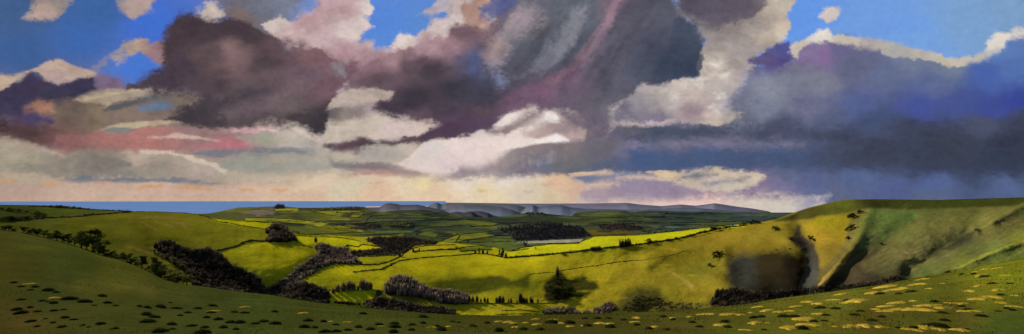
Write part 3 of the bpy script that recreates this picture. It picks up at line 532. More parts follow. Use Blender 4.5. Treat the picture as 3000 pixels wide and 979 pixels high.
    S(P(S2, '890,440 980,470 1040,570 980,620 910,560 900,500'), (120, 106, 116), 34, 10, .8, 40)
    S(P(S2, '640,560 720,520 800,500 830,520 760,560 680,600'), (190, 168, 162), 9, 8, .7, 30)
    S(P(S2, '560,620 640,585 700,575 680,610 600,645'), (206, 184, 176), 9, 8, .6, 30)
    S(P(S2, '30,645 120,648 230,672 345,695 300,706 180,690 60,692'), C(S2, '100,670:160,136,132 300,698:148,118,118'), 6, 6, .85, 40, 2.)
    S(P(S2, '60,600 200,590 260,620 200,640 90,630'), (168, 160, 152), 10, 8, .6, 40)
    S(P(S2, '-40,700 200,706 380,704 600,702 860,702 960,726 940,745 800,730 600,748 400,720 200,722 0,712'), C(S2, '0,710:200,180,156 300,715:222,198,172 600,712:235,218,196 800,715:234,214,196 900,735:236,214,206 500,725:230,208,172'), 6, 6, .8, 40, 3.)
    for s in ['60,738 130,712 170,720 240,716 230,728 120,736', '250,738 330,722 420,730 360,740', '420,742 560,748 700,740 740,756 560,768 450,758', '820,712 880,700 940,716 900,728']:
        S(P(S2, s), (232, 202, 160), 5, 5, .6, 24, 3.)
    # --- big right-hand rain cloud
    rc = P(S2, '1000,590 1040,560 1090,500 1150,505 1250,495 1330,490')+P(S3, '100,490 180,480 200,380 245,310 270,262 330,240 425,215 470,175 560,148 650,150 760,165 820,190 920,210 1000,235 1060,250 1150,245 1220,222 1270,185 1310,150 1356,130 1560,60 1560,860 600,860 560,800 450,792 300,790 150,785 60,780 60,760 -60,762')+P(S2, '1300,690 1180,684 1050,684 900,690 880,680 960,640')
    S(rc, C(S3, '350,250:92,90,140 540,215:132,108,152 480,200:130,115,150 620,190:102,100,136 700,250:98,102,130 350,350:130,134,148 300,420:118,122,142 550,330:124,126,144 450,300:122,124,144 800,280:98,108,140 900,240:116,126,152 1000,330:94,106,148 1060,270:112,124,146 1200,300:72,98,166 1300,200:92,122,178 1330,270:84,112,172 1340,400:56,70,148 1230,420:64,78,146 1100,400:70,84,144 950,430:70,84,150 700,420:82,94,140 500,430:108,110,138 250,460:112,116,134')+
      C(S3, '100,515:76,82,100 400,515:74,80,104 600,480:86,94,124 750,495:70,84,120 900,515:64,70,92 1200,490:76,82,106 1330,490:66,72,96 0,540:70,78,96 150,562:122,116,136 0,572:132,122,138 400,565:90,94,116 100,610:80,98,134 400,610:76,92,128 0,640:76,92,124 700,560:62,66,84 700,610:60,66,86 1000,580:58,62,78 1300,560:56,60,78 1300,640:54,60,80 1000,640:56,64,88 850,550:60,64,80 500,640:74,86,118 200,650:74,88,116 850,660:70,80,108 1100,680:64,74,100 1330,690:66,78,104')+
      C(S3, '700,700:86,102,142 1000,720:84,102,148 1300,730:86,102,142 500,720:92,102,142 380,740:120,114,148 400,690:94,102,132 250,770:132,114,144 600,775:94,102,132 1000,780:90,100,132 850,740:84,96,140 150,770:160,140,150 330,780:146,130,150 -40,770:146,130,150')+
      C(S2, '1150,570:126,118,146 1080,600:112,112,140 1200,640:72,88,122 1050,640:84,96,122 1250,530:72,82,100 1150,520:92,94,106 950,680:110,108,120 1300,660:76,94,126'), 9, 8, 1, 60, 1.6, seed=5.)
    S(P(S2, '1090,560 1200,535')+P(S3, '0,497 300,503 600,512 900,500 1100,490 1356,458 1600,440 1600,700 1356,692 1100,690 900,680 700,668 560,655 520,610 560,562 300,556 0,551')+P(S2, '1200,556'), C(S3, '0,530:70,78,98 400,530:74,78,102 600,560:66,72,92 800,600:60,64,82 1100,580:58,62,78 1300,560:55,60,78 1300,650:54,62,82 900,640:60,66,86 750,520:70,78,106 1200,500:72,78,100'), 16, 9, .85, 70, 2.2, 2.)
    S(P(S2, '940,650 1050,606 1200,588')+P(S3, '0,592 300,592 520,604 640,640 600,662 300,672 0,668')+P(S2, '1200,676 1050,680 940,676'), C(S3, '0,630:70,88,122 400,630:70,84,116 600,640:66,74,98')+C(S2, '1000,650:82,92,118 1200,630:72,90,128'), 14, 8, .8, 70, 2.2, 4.)
    S(P(S2, '1080,590 1200,560')+P(S3, '0,556 200,562 480,566 480,578 200,580 0,582')+P(S2, '1180,590'), (124, 120, 146), 12, 6, .6, 70, 2.5)
    # --- pale lilac and cream under it
    S(P(S2, '900,705 1000,692 1200,690 1356,690')+P(S3, '330,690 320,740 200,770 100,785 0,785')+P(S2, '1250,790 1100,792 1000,800 950,785 920,740'), C(S2, '1000,700:116,124,146 1150,705:112,122,150 1000,730:206,186,176 1080,735:186,168,172 1200,740:156,140,160 1100,770:150,134,156 1300,760:148,132,154 1000,775:170,152,164 1320,720:150,138,158')+C(S3, '100,780:150,128,150 250,760:128,114,144'), 8, 6, .95, 44, 2.)
    S(P(S2, '905,692 960,684 1080,684 1060,692 960,696'), (214, 186, 168), 3, 3, .9, 30, 3.)
    S(P(S3, '-110,690 -60,680 30,684 50,680 130,671 230,684 300,687 328,700 300,732 220,756 130,764 60,756 0,732 -60,715 -110,700'), C(S3, '130,680:208,188,160 280,705:206,190,170 100,740:200,184,176 200,740:204,190,172 -50,690:220,196,160 30,710:190,176,160'), 4, 6, .95, 34, 2.)
    S(P(S3, '-30,702 60,689 135,697 90,706 0,710'), (100, 108, 126), 4, 4, .85, 30, 3.)
    S(P(S3, '75,732 180,712 272,703 250,716 180,728 110,738'), (126, 124, 138), 5, 4, .85, 30, 3.)
    S(P(S2, '1180,684 1240,678 1330,682 1356,690 1250,690'), (214, 190, 160), 3, 3, .8, 30, 3.)
    S(P(S2, '1080,796 1180,788 1356,786')+P(S3, '100,786 200,793 300,793 450,792 590,776 560,800 470,850 -200,860'), C(S3, '0,800:230,198,186 120,800:232,200,186 250,810:214,200,186 400,812:206,196,184 520,800:150,148,168')+C(S2, '1150,800:226,200,184'), 13, 8, .95, 30, 2.)
    for i in range(22):
        x = 150+i*19; l = random.uniform(12, 26)
        S([S3(x, 800), S3(x+5, 800), S3(x+l*.6+6, 800-l), S3(x+l*.6-2, 800-l)], random.choice([(190, 174, 172), (166, 150, 164), (216, 200, 186)]), 4, 2, .4, 20)
    # --- the bright break and the rain fan below it, nearer view
    T5 = lambda x, y: (996+x/2.586, 293+y/2.586)
    S(P(T5, '1600,40 1850,60 1960,200 2100,250 2060,420 1900,420 1800,330 1700,200'), (108, 98, 112), 34, 6, .7, 50)
    S(P(T5, '-100,640 0,600 200,580 640,568 860,590 1000,585 1200,578 1400,572 1580,558 1700,562 1760,600 1870,640 1850,690 1760,780 2000,800 1900,830 -100,830'), C(T5, '100,600:206,194,168 600,600:226,208,168 300,700:218,184,156 1000,600:228,214,202 1300,600:228,214,204 1100,700:222,206,172 1650,620:220,182,150 1600,720:208,190,156 1400,680:214,200,178 700,740:222,194,164 1820,680:206,172,148 450,620:224,204,176 1250,770:226,206,170'), 7, 4, .9, 40, 2.)
    S(P(T5, '720,602 850,550 900,505 1050,500 1180,440 1300,365 1500,318 1700,316 1850,318 1950,290 2120,310 2040,420 1930,500 1700,562 1400,572 1200,576 1000,590 800,602'), C(T5, '800,580:156,142,148 1000,540:152,140,146 1250,450:152,138,136 1500,350:134,120,122 1700,380:122,112,114 1400,520:118,112,126 1700,480:110,108,112 1550,470:104,112,132 1900,400:106,102,112 1850,520:96,102,112'), 9, 4, .95, 40)
    S(P(T5, '400,490 560,430 570,390 640,318 700,303 760,322 880,293 1000,268 1080,233 1150,255 1250,268 1400,188 1500,138 1585,86 1645,108 1662,165 1560,190 1450,240 1400,278 1500,300 1640,256 1730,290 1735,312 1600,325 1500,330 1380,352 1260,385 1180,452 1050,505 900,503 830,562 700,562 640,546 480,512'), C(T5, '900,350:230,210,207 1590,120:240,230,226 1680,290:242,232,228 600,420:214,200,195 1200,300:232,214,208 700,500:224,208,204 500,490:220,202,192 1400,230:228,212,206 700,340:216,206,202 1100,420:228,208,204 850,470:224,204,202'), 6, 3, .97, 30)
    S(P(T5, '1170,195 1285,98 1365,106 1372,135 1300,178 1220,208'), (226, 214, 208), 7, 3, .95, 24)
    S(P(T5, '1110,240 1250,210 1380,140 1430,98 1520,106 1400,186 1250,262 1150,262'), (138, 124, 124), 8, 3, .85, 24)
    S(P(T5, '1390,262 1500,182 1660,162 1770,190 1860,230 1850,300 1745,292 1640,250 1500,276'), C(T5, '1480,240:186,164,156 1800,260:186,164,158 1700,200:158,138,142'), 10, 4, .9, 24)
    for i in range(34):      # shafts of rain, leaning
        x = 850+i*26+random.uniform(-8, 8); y = 585-max(0, i-6)*4.4-random.uniform(0, 20); l = random.uniform(60, 150); k = .25+i*.022
        S(P(T5, '%f,%f %f,%f %f,%f %f,%f' % (x, y, x+12, y, x+12-l*(.45-k*.6), y-l*.8, x-8-l*(.45-k*.6), y-l*.8)), random.choice([(196, 178, 174), (126, 114, 122), (176, 158, 154), (138, 126, 130)]), 7, 1, .24, 20)
    S(P(T5, '-60,470 150,478 300,478 430,488 520,530 665,570 560,588 400,562 200,532 80,530 -60,505'), C(T5, '200,500:122,116,120 560,560:160,142,138'), 7, 4, .85, 30, 2.)
    S(P(T5, '65,572 180,520 350,524 470,562 400,577 200,552'), (190, 144, 136), 7, 4, .7, 24, 2.)
    S(P(T5, '-40,400 60,395 150,420 110,450 -40,440'), (196, 182, 164), 6, 5, .8, 24)
    S(P(T5, '1760,578 1900,563 2100,553 2300,558 2100,585 2060,612 1950,627 1860,632'), (110, 120, 146), 6, 3, .9, 30)
    S(P(T5, '1826,705 1950,642 2100,600 2300,590 2600,680 2600,748 2350,748 2150,748 2000,762 1900,742'), C(T5, '1950,680:164,144,154 2200,640:150,136,156 2400,710:148,132,154'), 9, 4, .9, 30)
    for q_, c_ in [('1750,572 1850,550 2000,540 2064,550 1950,566 1800,577', (214, 184, 156)), ('1876,642 2000,624 2112,640 1950,657', (220, 188, 156)), ('2100,592 2300,568 2500,590 2576,618 2576,640 2400,602', (212, 188, 164)), ('1036,686 1080,677 1106,688 1070,697', (210, 172, 120)), ('1390,690 1460,684 1470,705 1410,712', (196, 176, 158)), ('1480,640 1600,625 1700,640 1560,655', (210, 178, 152)), ('220,630 330,612 350,625 260,642', (198, 178, 154)), ('560,640 620,620 700,655 640,672', (228, 212, 160))]:
        S(P(T5, q_), c_, 4, 3, .85, 24, 2.)
    # --- cumulus between
    cu = P(S3, '-20,-60 -10,60 45,102 86,160 72,240 60,302 0,312 -60,335 -150,342 -210,392 -275,440 -285,482 -150,492 -50,480 60,492 130,492 200,480 235,452 190,440 150,425 180,390 232,350 245,300 290,262 268,240 330,202 408,152 428,110 415,70 445,0 445,-60')
    S(cu, C(S3, '60,20:90,84,96 200,40:94,88,102 130,90:100,94,106 200,130:116,110,118 100,170:150,145,145 60,120:140,136,142 350,60:176,162,150 400,20:194,182,168 400,120:206,190,172 320,140:182,168,154 280,110:132,126,128 120,230:196,184,170 150,300:200,190,180 100,330:184,172,166 50,380:192,176,170 170,370:180,170,168 50,440:150,130,140 130,475:202,186,172 -60,400:182,172,168 -150,420:148,142,150 -120,480:126,116,134 220,220:156,146,144 -50,355:190,178,172 0,350:204,192,182 200,440:176,166,162 -220,460:112,108,124 240,260:168,156,156'), 6, 10, 1, 36, seed=9.)
    S(P(S3, '-30,-60 340,-60 335,20 290,70 220,115 160,165 130,150 140,110 80,100 40,60 -20,40'), C(S3, '60,20:84,78,92 250,30:92,84,98 180,120:104,96,106'), 12, 10, .85, 40)
    S(P(S3, '-20,60 45,100 84,160 70,210 88,235 62,302 -40,312 -60,200'), C(S3, '0,150:66,74,92 30,260:58,66,86 40,200:62,70,88'), 5, 6, .9, 30)
    for (x, y, r) in [(120, 255, 13), (160, 295, 12), (70, 325, 11), (152, 375, 12), (122, 432, 12), (105, 245, 8), (-35, 385, 7), (140, 262, 8)]:
        r *= 1.5; S([S3(x-r*1.4, y), S3(x, y-r*.6), S3(x+r, y-r*.4), S3(x+r*.9, y+r*.5), S3(x-r*.5, y+r*.6)], (232, 224, 218), 14, 7, .62, 18)
    S(P(S3, '100,130 170,110 260,80 330,60 300,130 200,190 130,240 90,290 100,220'), (166, 154, 146), 14, 14, .55, 24)
    S(P(S3, '90,262 150,270 210,240 230,250 170,290 110,290'), (160, 142, 130), 8, 8, .6, 20)
    # --- caps and scraps on the right
    S(P(S3, '262,242 300,222 350,190 420,152 432,160 445,212 400,266 330,266'), C(S3, '320,235:94,82,124 410,200:80,76,136'), 7, 8, .95, 30)
    S(P(S3, '425,208 428,172 480,162 515,150 540,118 575,118 600,138 700,146 800,162 900,183 960,198 1040,223 1100,231 1160,224 1200,205 1215,160 1245,124 1300,130 1356,116 1560,60 1560,110 1356,142 1290,162 1260,206 1200,236 1060,266 960,240 860,228 790,208 740,184 620,168 520,168 480,192 455,224'),
      C(S3, '560,135:226,218,206 460,190:196,184,172 640,155:196,184,170 760,180:176,168,160 850,200:168,166,162 960,215:180,172,162 1050,245:192,184,166 1140,235:196,186,172 1230,170:228,220,208 1320,130:234,222,204 1250,210:180,178,180'), 6, 7, .97, 30)
    S(P(S3, '542,72 565,35 600,24 622,40 612,80 578,88'), (208, 192, 182), 5, 6, .95, 20)
    S(P(S3, '840,85 920,70 960,90 900,120 850,115'), (110, 155, 232), 18, 6, .7, 40)
    # --- overall billow and grain
    bil = 1-3.2*np.abs(fbm(u/46+5, v/30+2, 5, .55)); bil2 = 1-3.2*np.abs(fbm(u/20+50, v/14+21, 4, .6))
    calm = 1-.65*np.exp(-((u-1400)/420)**2-((v-470)/110)**2); m = 1+.075*(bil-.45)*np.clip((560-v)/150, .4, 1)*calm+.04*(bil2-.45)*calm+.20*fbm(u/80, v/48, 6, .58)*np.clip((560-v)/200, .3, 1)+.08*fbm(u/18, v/10+40, 5, .65)*calm
    gm = np.exp(-((u-1690)/230)**2-((v-130)/150)**2); m = 1+(m-1)*(1-.45*np.clip((u-2250)/200, 0, 1)*np.clip((400-v)/80, 0, 1)); m = m+gm*.42*fbm((u*.83+v*.55)/26, (-u*.55+v*.83)/190, 5, .6)
    blue = np.clip((f.col[..., 2]-f.col[..., 0]*2.4)*5, 0, 1)
    m = 1+(m-1)*(1-.8*blue); f.col *= m[..., None]
    X = np.stack([R*np.cos(E)*np.sin(A), R*np.cos(E)*np.cos(A), R*np.sin(E)], -1)
    me = mesh_np('sky', X.reshape(-1, 3), grid_faces(*A.shape), f.col.reshape(-1, 3))
    mt, nt = new_mat('cloudy_sky'); L = nt.links.new
    at = N(nt, 'ShaderNodeAttribute', attribute_name='Col'); g = N(nt, 'ShaderNodeNewGeometry')
    nz = N(nt, 'ShaderNodeTexNoise', Scale=.00022, Detail=4., Roughness=.6); L(g.outputs['Position'], nz.inputs['Vector'])
    r = N(nt, 'ShaderNodeMapRange'); r.inputs['From Min'].default_value = .25; r.inputs['From Max'].default_value = .75; r.inputs['To Min'].default_value = .94; r.inputs['To Max'].default_value = 1.06
    L(nz.outputs['Fac'], r.inputs['Value']); e = N(nt, 'ShaderNodeEmission'); L(at.outputs['Color'], e.inputs['Color']); L(r.outputs[0], e.inputs['Strength'])
    o = N(nt, 'ShaderNodeOutputMaterial'); L(e.outputs[0], o.inputs[0])
    return tag(link('sky', me, mt, smooth=True), kind='structure')
make_sky()
# ------------------------------------------------------------------ vegetation
def basis(n):
    """n random orthonormal pairs"""
    a = RNG.normal(size=(n, 3)); a /= np.linalg.norm(a, axis=1)[:, None]
    b = np.cross(a, RNG.normal(size=(n, 3))); b /= np.linalg.norm(b, axis=1)[:, None]; return a, b
def quads(c, sz, asp=.7):
    n = len(c); a, b = basis(n); a = a*sz[:, None]; b = b*sz[:, None]*asp
    v = np.stack([c-a, c-b*.6, c+a, c+b], 1).reshape(-1, 3); f = np.arange(4*n).reshape(-1, 4); return v, f
def slivers(base, h, w, lean=.15):
    """thin upright tapering blades as quads"""
    n = len(base); an = RNG.uniform(0, math.pi, n); dx = np.stack([np.cos(an), np.sin(an), 0*an], 1)*w[:, None]
    tip = base+np.stack([RNG.normal(0, lean, n)*h, RNG.normal(0, lean, n)*h, h], 1)
    v = np.stack([base-dx, base+dx, tip+dx*.5, tip-dx*.5], 1).reshape(-1, 3); return v, np.arange(4*n).reshape(-1, 4)
def cat(parts):
    vs, fs, o = [], [], 0
    for v, f in parts: vs.append(v); fs.append(f+o); o += len(v)
    return np.concatenate(vs), np.concatenate(fs)
def branch(p0, p1, r0, r1, n=6):
    p0, p1 = np.array(p0, float), np.array(p1, float); d = p1-p0; d /= np.linalg.norm(d)
    a = np.cross(d, (0.3, .9, .1)); a /= np.linalg.norm(a); b = np.cross(d, a); t = np.linspace(0, 2*math.pi, n, endpoint=False)[:, None]
    ring = np.cos(t)*a+np.sin(t)*b; v = np.concatenate([p0+ring*r0, p1+ring*r1]); i = np.arange(n); j = (i+1) % n
    return v, np.stack([i, j, j+n, i+n], 1)
def trunk_np(rs, top=.55, r=.035, nl=6, spread_=.28, multi=1):
    ps = []; tips = []
    for m in range(multi):
        ox = (rs.uniform(-.08, .08), rs.uniform(-.08, .08)) if multi > 1 else (0, 0)
        mid = (ox[0]+rs.uniform(-.03, .03), ox[1]+rs.uniform(-.03, .03), top*.5); tp = (mid[0]+rs.uniform(-.05, .05), mid[1]+rs.uniform(-.05, .05), top)
        ps += [branch((ox[0], ox[1], -.06), mid, r, r*.75), branch(mid, tp, r*.75, r*.5)]
        for i in range(nl):
            a = rs.uniform(0, 6.28); z = rs.uniform(.45, 1)*top; q = (tp[0]*z/top, tp[1]*z/top, z)
            e = (q[0]+math.cos(a)*spread_*rs.uniform(.5, 1), q[1]+math.sin(a)*spread_*rs.uniform(.5, 1), z+rs.uniform(.12, .35)); ps.append(branch(q, e, r*.4, r*.12, 5)); tips.append(e)
    return cat(ps), tips
def crown_np(kind, seed, n=1500):
    rs = random.Random(seed); R2 = np.random.default_rng(seed)
    cl = []                                   # clumps of leaves: uneven outline, gaps between
    for i in range(rs.randint(11, 16)):
        a = rs.uniform(0, 6.28)
        if kind == 'round': z = rs.uniform(.32, .92); rr = .34*math.sqrt(max(0, 1-((z-.6)/.4)**2))*rs.uniform(.3, 1.05); s = rs.uniform(.09, .15)
        elif kind == 'tall': z = rs.uniform(.2, .97); rr = .17*(1.1-abs(z-.5))*rs.uniform(.1, 1); s = rs.uniform(.07, .11)
        elif kind == 'bush': z = rs.uniform(.12, .8); rr = .5*math.sqrt(1-z*z*.95)*rs.uniform(.2, 1); s = rs.uniform(.12, .2)
        else: z = rs.uniform(.15, .95); rr = .24*(1.15-z)*rs.uniform(.2, 1); s = rs.uniform(.06, .1)
        cl.append((rr*math.cos(a), rr*math.sin(a), z, s))
    cl = np.array(cl); k = R2.integers(0, len(cl), n); d = R2.normal(size=(n, 3)); d /= np.linalg.norm(d, axis=1)[:, None]
    c = cl[k, :3]+d*(cl[k, 3]*R2.uniform(.35, 1.1, n))[:, None]*np.array([1, 1, .85]); c[:, 2] = np.maximum(c[:, 2], .02)
    return quads(c, R2.uniform(.02, .05, n))
def twig_crown_np(seed, n=260, w=.3):
    R2 = np.random.default_rng(seed); a = R2.uniform(0, 6.28, n); r = w*np.sqrt(R2.uniform(0, 1, n))
    h = (1-(r/w)**2*.45)*R2.uniform(.55, 1, n); b = np.stack([r*np.cos(a)*.75, r*np.sin(a)*.75, R2.uniform(0, .35, n)*h], 1)
    v1 = slivers(b, h*.75, R2.uniform(.007, .018, n), .1); c = np.stack([r*np.cos(a), r*np.sin(a), h*R2.uniform(.5, 1, n)], 1)
    return cat([v1, quads(c, R2.uniform(.012, .03, n), .3)])
PROTO = {}
def proto(kind, i):
    key = (kind, i)
    if key not in PROTO:
        rs = random.Random(hash(kind) % 1000*0+i*13+len(kind))
        if kind == 'twig': cv = twig_crown_np(50+i); tv, _ = trunk_np(rs, .5, .018, 5, .2, 3)
        elif kind == 'palm_trunks': cv = twig_crown_np(80+i, 120, .2); tv, _ = trunk_np(rs, .8, .03, 4, .12, 1)
        else:
            cv = crown_np(kind, 11*i+len(kind)); tv, _ = trunk_np(rs, {'round': .6, 'tall': .8, 'bush': .4, 'cone': .85}[kind], {'round': .035, 'tall': .025, 'bush': .02, 'cone': .022}[kind], 6, .2, 2 if kind == 'bush' else 1)
        PROTO[key] = (mesh_np('crown', *cv), mesh_np('trunk', *tv))
    return PROTO[key]
_mc = {}
def plant(layer, t, x, y, hpx, kind, i, leaf, label, group, name='tree', cat_='tree', wide=1., bark=None, lift=0., bare=False):
    """a tree rooted on a hill: Empty > trunk, crown"""
    u, v = t(x, y); p = layer.at(u, v); h = hpx/2.0075/F*p.y
    key = (kind, i, leaf.name)
    if key not in _mc:
        a, b = proto(kind, i); a = a.copy(); b = b.copy(); a.materials.append(leaf); b.materials.append(bark or M_BARK); _mc[key] = (a, b)
    a, b = _mc[key]
    e = bpy.data.objects.new(name, None); COL.objects.link(e); e.location = p+Vector((0, 0, lift-.02*h)); e.scale = (h*wide, h*wide, h); e.rotation_euler = (0, 0, random.uniform(0, 6.28))
    for nm, me in (('trunk', b), ('crown', a)):
        o = bpy.data.objects.new(nm, me); COL.objects.link(o); o.parent = e
    return tag(e, label, cat_, group)

# --- trees and bushes standing along the top of the near hillside, left
g = 'trees and bushes along the brow of the near hillside'
D, O, TW, PT = M_DARKLEAF, M_OLIVE, M_TWIG, M_PALETWIG
LEFT = [(20, 222, 34, 'bush', D, 'low dark bush at the left end of the brow hedgerow'), (50, 226, 40, 'round', D, 'small dark tree second from the left end of the brow'), (84, 230, 26, 'bush', D, 'tiny dark bush between two small trees at far left'),
        (138, 240, 42, 'round', D, 'rounded dark tree standing alone near the left end of the brow'), (188, 252, 44, 'bush', D, 'dark bush where the continuous row of trees begins'), (218, 262, 54, 'round', D, 'dark wide tree, first tall one of the continuous row'),
        (262, 270, 48, 'round', D, 'dark tree with loose crown in the left third of the row'), (298, 279, 44, 'bush', D, 'broad dark bush under the middle of the down'), (335, 292, 64, 'round', D, 'dark tree with a domed crown above the thin fence line'),
        (368, 300, 54, 'round', D, 'dark tree just right of the domed one'), (402, 310, 60, 'tall', TW, 'bare twiggy tree with pale stems showing'), (438, 322, 62, 'round', D, 'dense dark tree left of the twin trees'), (478, 334, 86, 'round', D, 'large dense dark tree touching the tallest tree'),
        (508, 344, 84, 'round', D, 'dark tree tucked behind the tallest tree'), (548, 360, 140, 'round', D, 'tallest tree on the brow with a dark crown high over pale stems'), (580, 368, 96, 'tall', O, 'slim olive tree leaning on the tallest tree'),
        (604, 378, 60, 'round', D, 'small dark tree just right of the tallest'), (626, 384, 36, 'twig', PT, 'pale leafless bush among dark trees'), (652, 392, 52, 'bush', D, 'low dark bush sloping down to the gap'), (684, 402, 30, 'bush', D, 'tiny dark bush in the gap in the row'),
        (722, 412, 52, 'round', D, 'small dark tree right of the gap'), (745, 420, 62, 'round', D, 'dark tree with uneven crown below the combe'), (778, 432, 52, 'bush', D, 'dark bush beside the uneven tree'), (806, 444, 34, 'bush', O, 'low olive bush on the bare slope'),
        (838, 458, 80, 'tall', O, 'slender olive sapling on the slope'), (872, 474, 48, 'bush', O, 'squat olive bush with dark side'), (912, 500, 104, 'tall', D, 'tall dark tree at the lower end of the row'), (932, 512, 92, 'round', O, 'tall olive tree beside the lowest dark tree'),
        (958, 524, 76, 'bush', O, 'wide olive bush low on the brow'), (985, 532, 78, 'round', O, 'rounded olive tree with black gaps'), (1012, 538, 70, 'bush', O, 'olive bush beside the ravine wood'), (1040, 545, 74, 'round', O, 'olive tree third from the ravine wood'),
        (1070, 548, 66, 'bush', O, 'olive bush second from the ravine wood'), (1100, 552, 72, 'round', O, 'olive tree last in the row against the ravine wood')]
for n_, (x, y, h, kd, lf, lb) in enumerate(LEFT):
    u, v = TA(x, y); v = float(FG.vc(u))+1.2
    plant(FG, TA, x, (v-560)*2.0075, h, kd, n_ % 4, lf, lb, g, 'bush' if kd in ('bush', 'twig') else 'tree', 'bush' if kd in ('bush', 'twig') else 'tree', 1.5 if kd != 'tall' else 1.8)
# row climbing the edge of the down above them
for n_, (x, y, h) in enumerate([(905, 360, 22), (930, 375, 20), (955, 390, 26), (1022, 430, 46), (1048, 445, 34), (1072, 462, 40), (1098, 475, 30), (1118, 486, 24)]):
    plant(MID, TA, x, y, h, 'bush', n_ % 4, O if n_ > 2 else PT, ['pale low bush at the head of the ravine', 'pale bush just below the ravine head', 'pale bush on the ravine lip', 'largest olive bush on the track above the ravine', 'olive bush next below the largest one', 'rounded olive bush on the ravine track', 'small olive bush near the ravine foot', 'smallest olive bush beside the dark ravine wood'][n_], 'bushes on the lip of the ravine', 'bush', 'bush', 1.3)

# --- trees on the downs that can be told apart
g = 'trees along the boundary below the bright spur'
SP = [(400, 378, 16, 'bush'), (575, 348, 26, 'twig'), (592, 346, 22, 'twig'), (612, 345, 24, 'twig'), (738, 330, 44, 'palm_trunks'), (752, 328, 48, 'palm_trunks'), (768, 326, 46, 'palm_trunks'), (782, 324, 48, 'palm_trunks'), (795, 322, 42, 'palm_trunks'), (905, 306, 24, 'bush'), (1016, 292, 14, 'bush'), (1068, 284, 14, 'bush'),
      (1150, 268, 14, 'bush'), (1172, 262, 14, 'round'), (1198, 256, 16, 'bush'), (1232, 246, 14, 'bush'), (1282, 234, 26, 'round'), (1300, 232, 20, 'bush'), (1325, 228, 16, 'bush'), (1358, 222, 18, 'round'), (1380, 218, 14, 'bush')]
SL = ['small dark bush low on the spur boundary', 'leafless bush, left of three close together', 'leafless bush, middle of three close together', 'leafless bush, right of three close together', 'bare upright tree, leftmost of the clump of five', 'bare upright tree, second in the clump of five', 'bare upright tree in the middle of the clump of five', 'bare upright tree, fourth in the clump of five', 'bare upright tree, rightmost of the clump of five',
      'lone bush casting a long shadow right of the clump', 'tiny bush on the boundary, first of a spaced pair', 'tiny bush on the boundary, second of a spaced pair', 'small bush where the boundary steepens', 'small round tree where the boundary steepens', 'bush between small trees on the upper boundary', 'small bush below the upper spur', 'dark round tree at the pinch of the spur', 'dark bush beside the tree at the pinch', 'low bush above the pinch of the spur', 'small dark tree near the top of the spur', 'low bush near the top of the spur']
for n_, (x, y, h, kd) in enumerate(SP):
    plant(MID, TC, x, y+3, h*1.3, 'round' if kd == 'bush' else kd, n_ % 3, TW if kd in ('twig', 'palm_trunks') else D, SL[n_], g, 'tree' if kd in ('palm_trunks', 'round') else 'bush', 'tree' if kd in ('palm_trunks', 'round') else 'bush', 2.0 if kd != 'palm_trunks' else .9)
g = 'dark trees on the skyline where the spur meets the down'
for n_, (x, y, h) in enumerate([(1340, 214, 12), (1400, 208, 12), (1440, 204, 14), (1462, 200, 22), (1482, 198, 22), (1502, 197, 26), (1522, 195, 30), (1540, 194, 26), (1556, 193, 18)]):
    plant(MID, TC, x, y, h, 'bush' if n_ % 2 else 'round', n_ % 4, D, ['tiny tree alone on the spur skyline', 'tiny bush alone on the spur skyline', 'low tree left of the skyline clump', 'bush at the left edge of the skyline clump', 'tree inside the left of the skyline clump', 'dark bush in the skyline clump', 'tallest dark tree of the skyline clump', 'dark bush right of the tallest skyline tree', 'last small tree of the skyline clump'][n_], g, wide=1.4, name='bush' if n_ % 2 else 'tree', cat_='bush' if n_ % 2 else 'tree')
plant(MID, TC, 368, 520, 100, 'twig', 0, TW, 'tall pointed leafless tree standing alone in the dark hollow', None, wide=.38)
for n_, (x, y, h) in enumerate([(330, 610, 70), (378, 628, 84), (430, 615, 70), (372, 560, 60)]):
    plant(MID, TC, x, y, h, 'bush', n_, D, ['dark bush left of the pointed tree', 'largest dark bush under the pointed tree', 'dark bush right of the pointed tree', 'dark bush at the back of the pointed tree'][n_], 'dark bushes round the pointed tree', 'bush', 'bush', 1.5)
g = 'leafless saplings along the lower boundary'
SA = [(TB, 1255, 648, 40), (TB, 1275, 650, 44), (TB, 1300, 652, 48), (TB, 1345, 654, 40), (TB, 1362, 656, 36), (TB, 1415, 656, 44), (TB, 1432, 656, 50), (TB, 1450, 656, 40), (TB, 1500, 656, 34), (TB, 1556, 656, 70), (TB, 1585, 656, 36), (TC, 30, 656, 50), (TC, 48, 656, 48), (TC, 80, 656, 30), (TC, 152, 654, 64), (TC, 168, 656, 40), (TC, 188, 656, 36), (TC, 212, 656, 46), (TC, 222, 657, 32), (TC, 252, 656, 30), (TC, 130, 657, 24), (TB, 1322, 654, 30)]
SAL = ['first leafless sapling right of the thicket', 'second sapling right of the thicket', 'third sapling right of the thicket', 'short sapling, left of a pair', 'short sapling, right of a pair', 'pale sapling, left of three', 'tallest pale sapling of three', 'pale sapling, right of three', 'lone short sapling between the trio and the tallest sapling', 'tallest sapling of the row, thin and forked', 'short sapling beside the tallest', 'pinkish sapling, left of a pair by the dark ground', 'pinkish sapling, right of a pair by the dark ground', 'very short sapling after the pinkish pair', 'tall thin sapling in the right half of the row', 'sapling right beside the tall thin one', 'short sapling near the right end', 'dark sapling near the right end', 'small sapling leaning on the dark one', 'last sapling at the right end of the row', 'tiny twig sapling before the tall thin one', 'low sapling between the trio and the short pair']
for n_, (t, x, y, h) in enumerate(SA):
    plant(MID, t, x, y, h, 'twig', n_ % 4, PT if n_ % 3 == 1 else TW, SAL[n_], g, 'sapling', 'sapling', .75)
g = 'bushes about the sunlit dell'
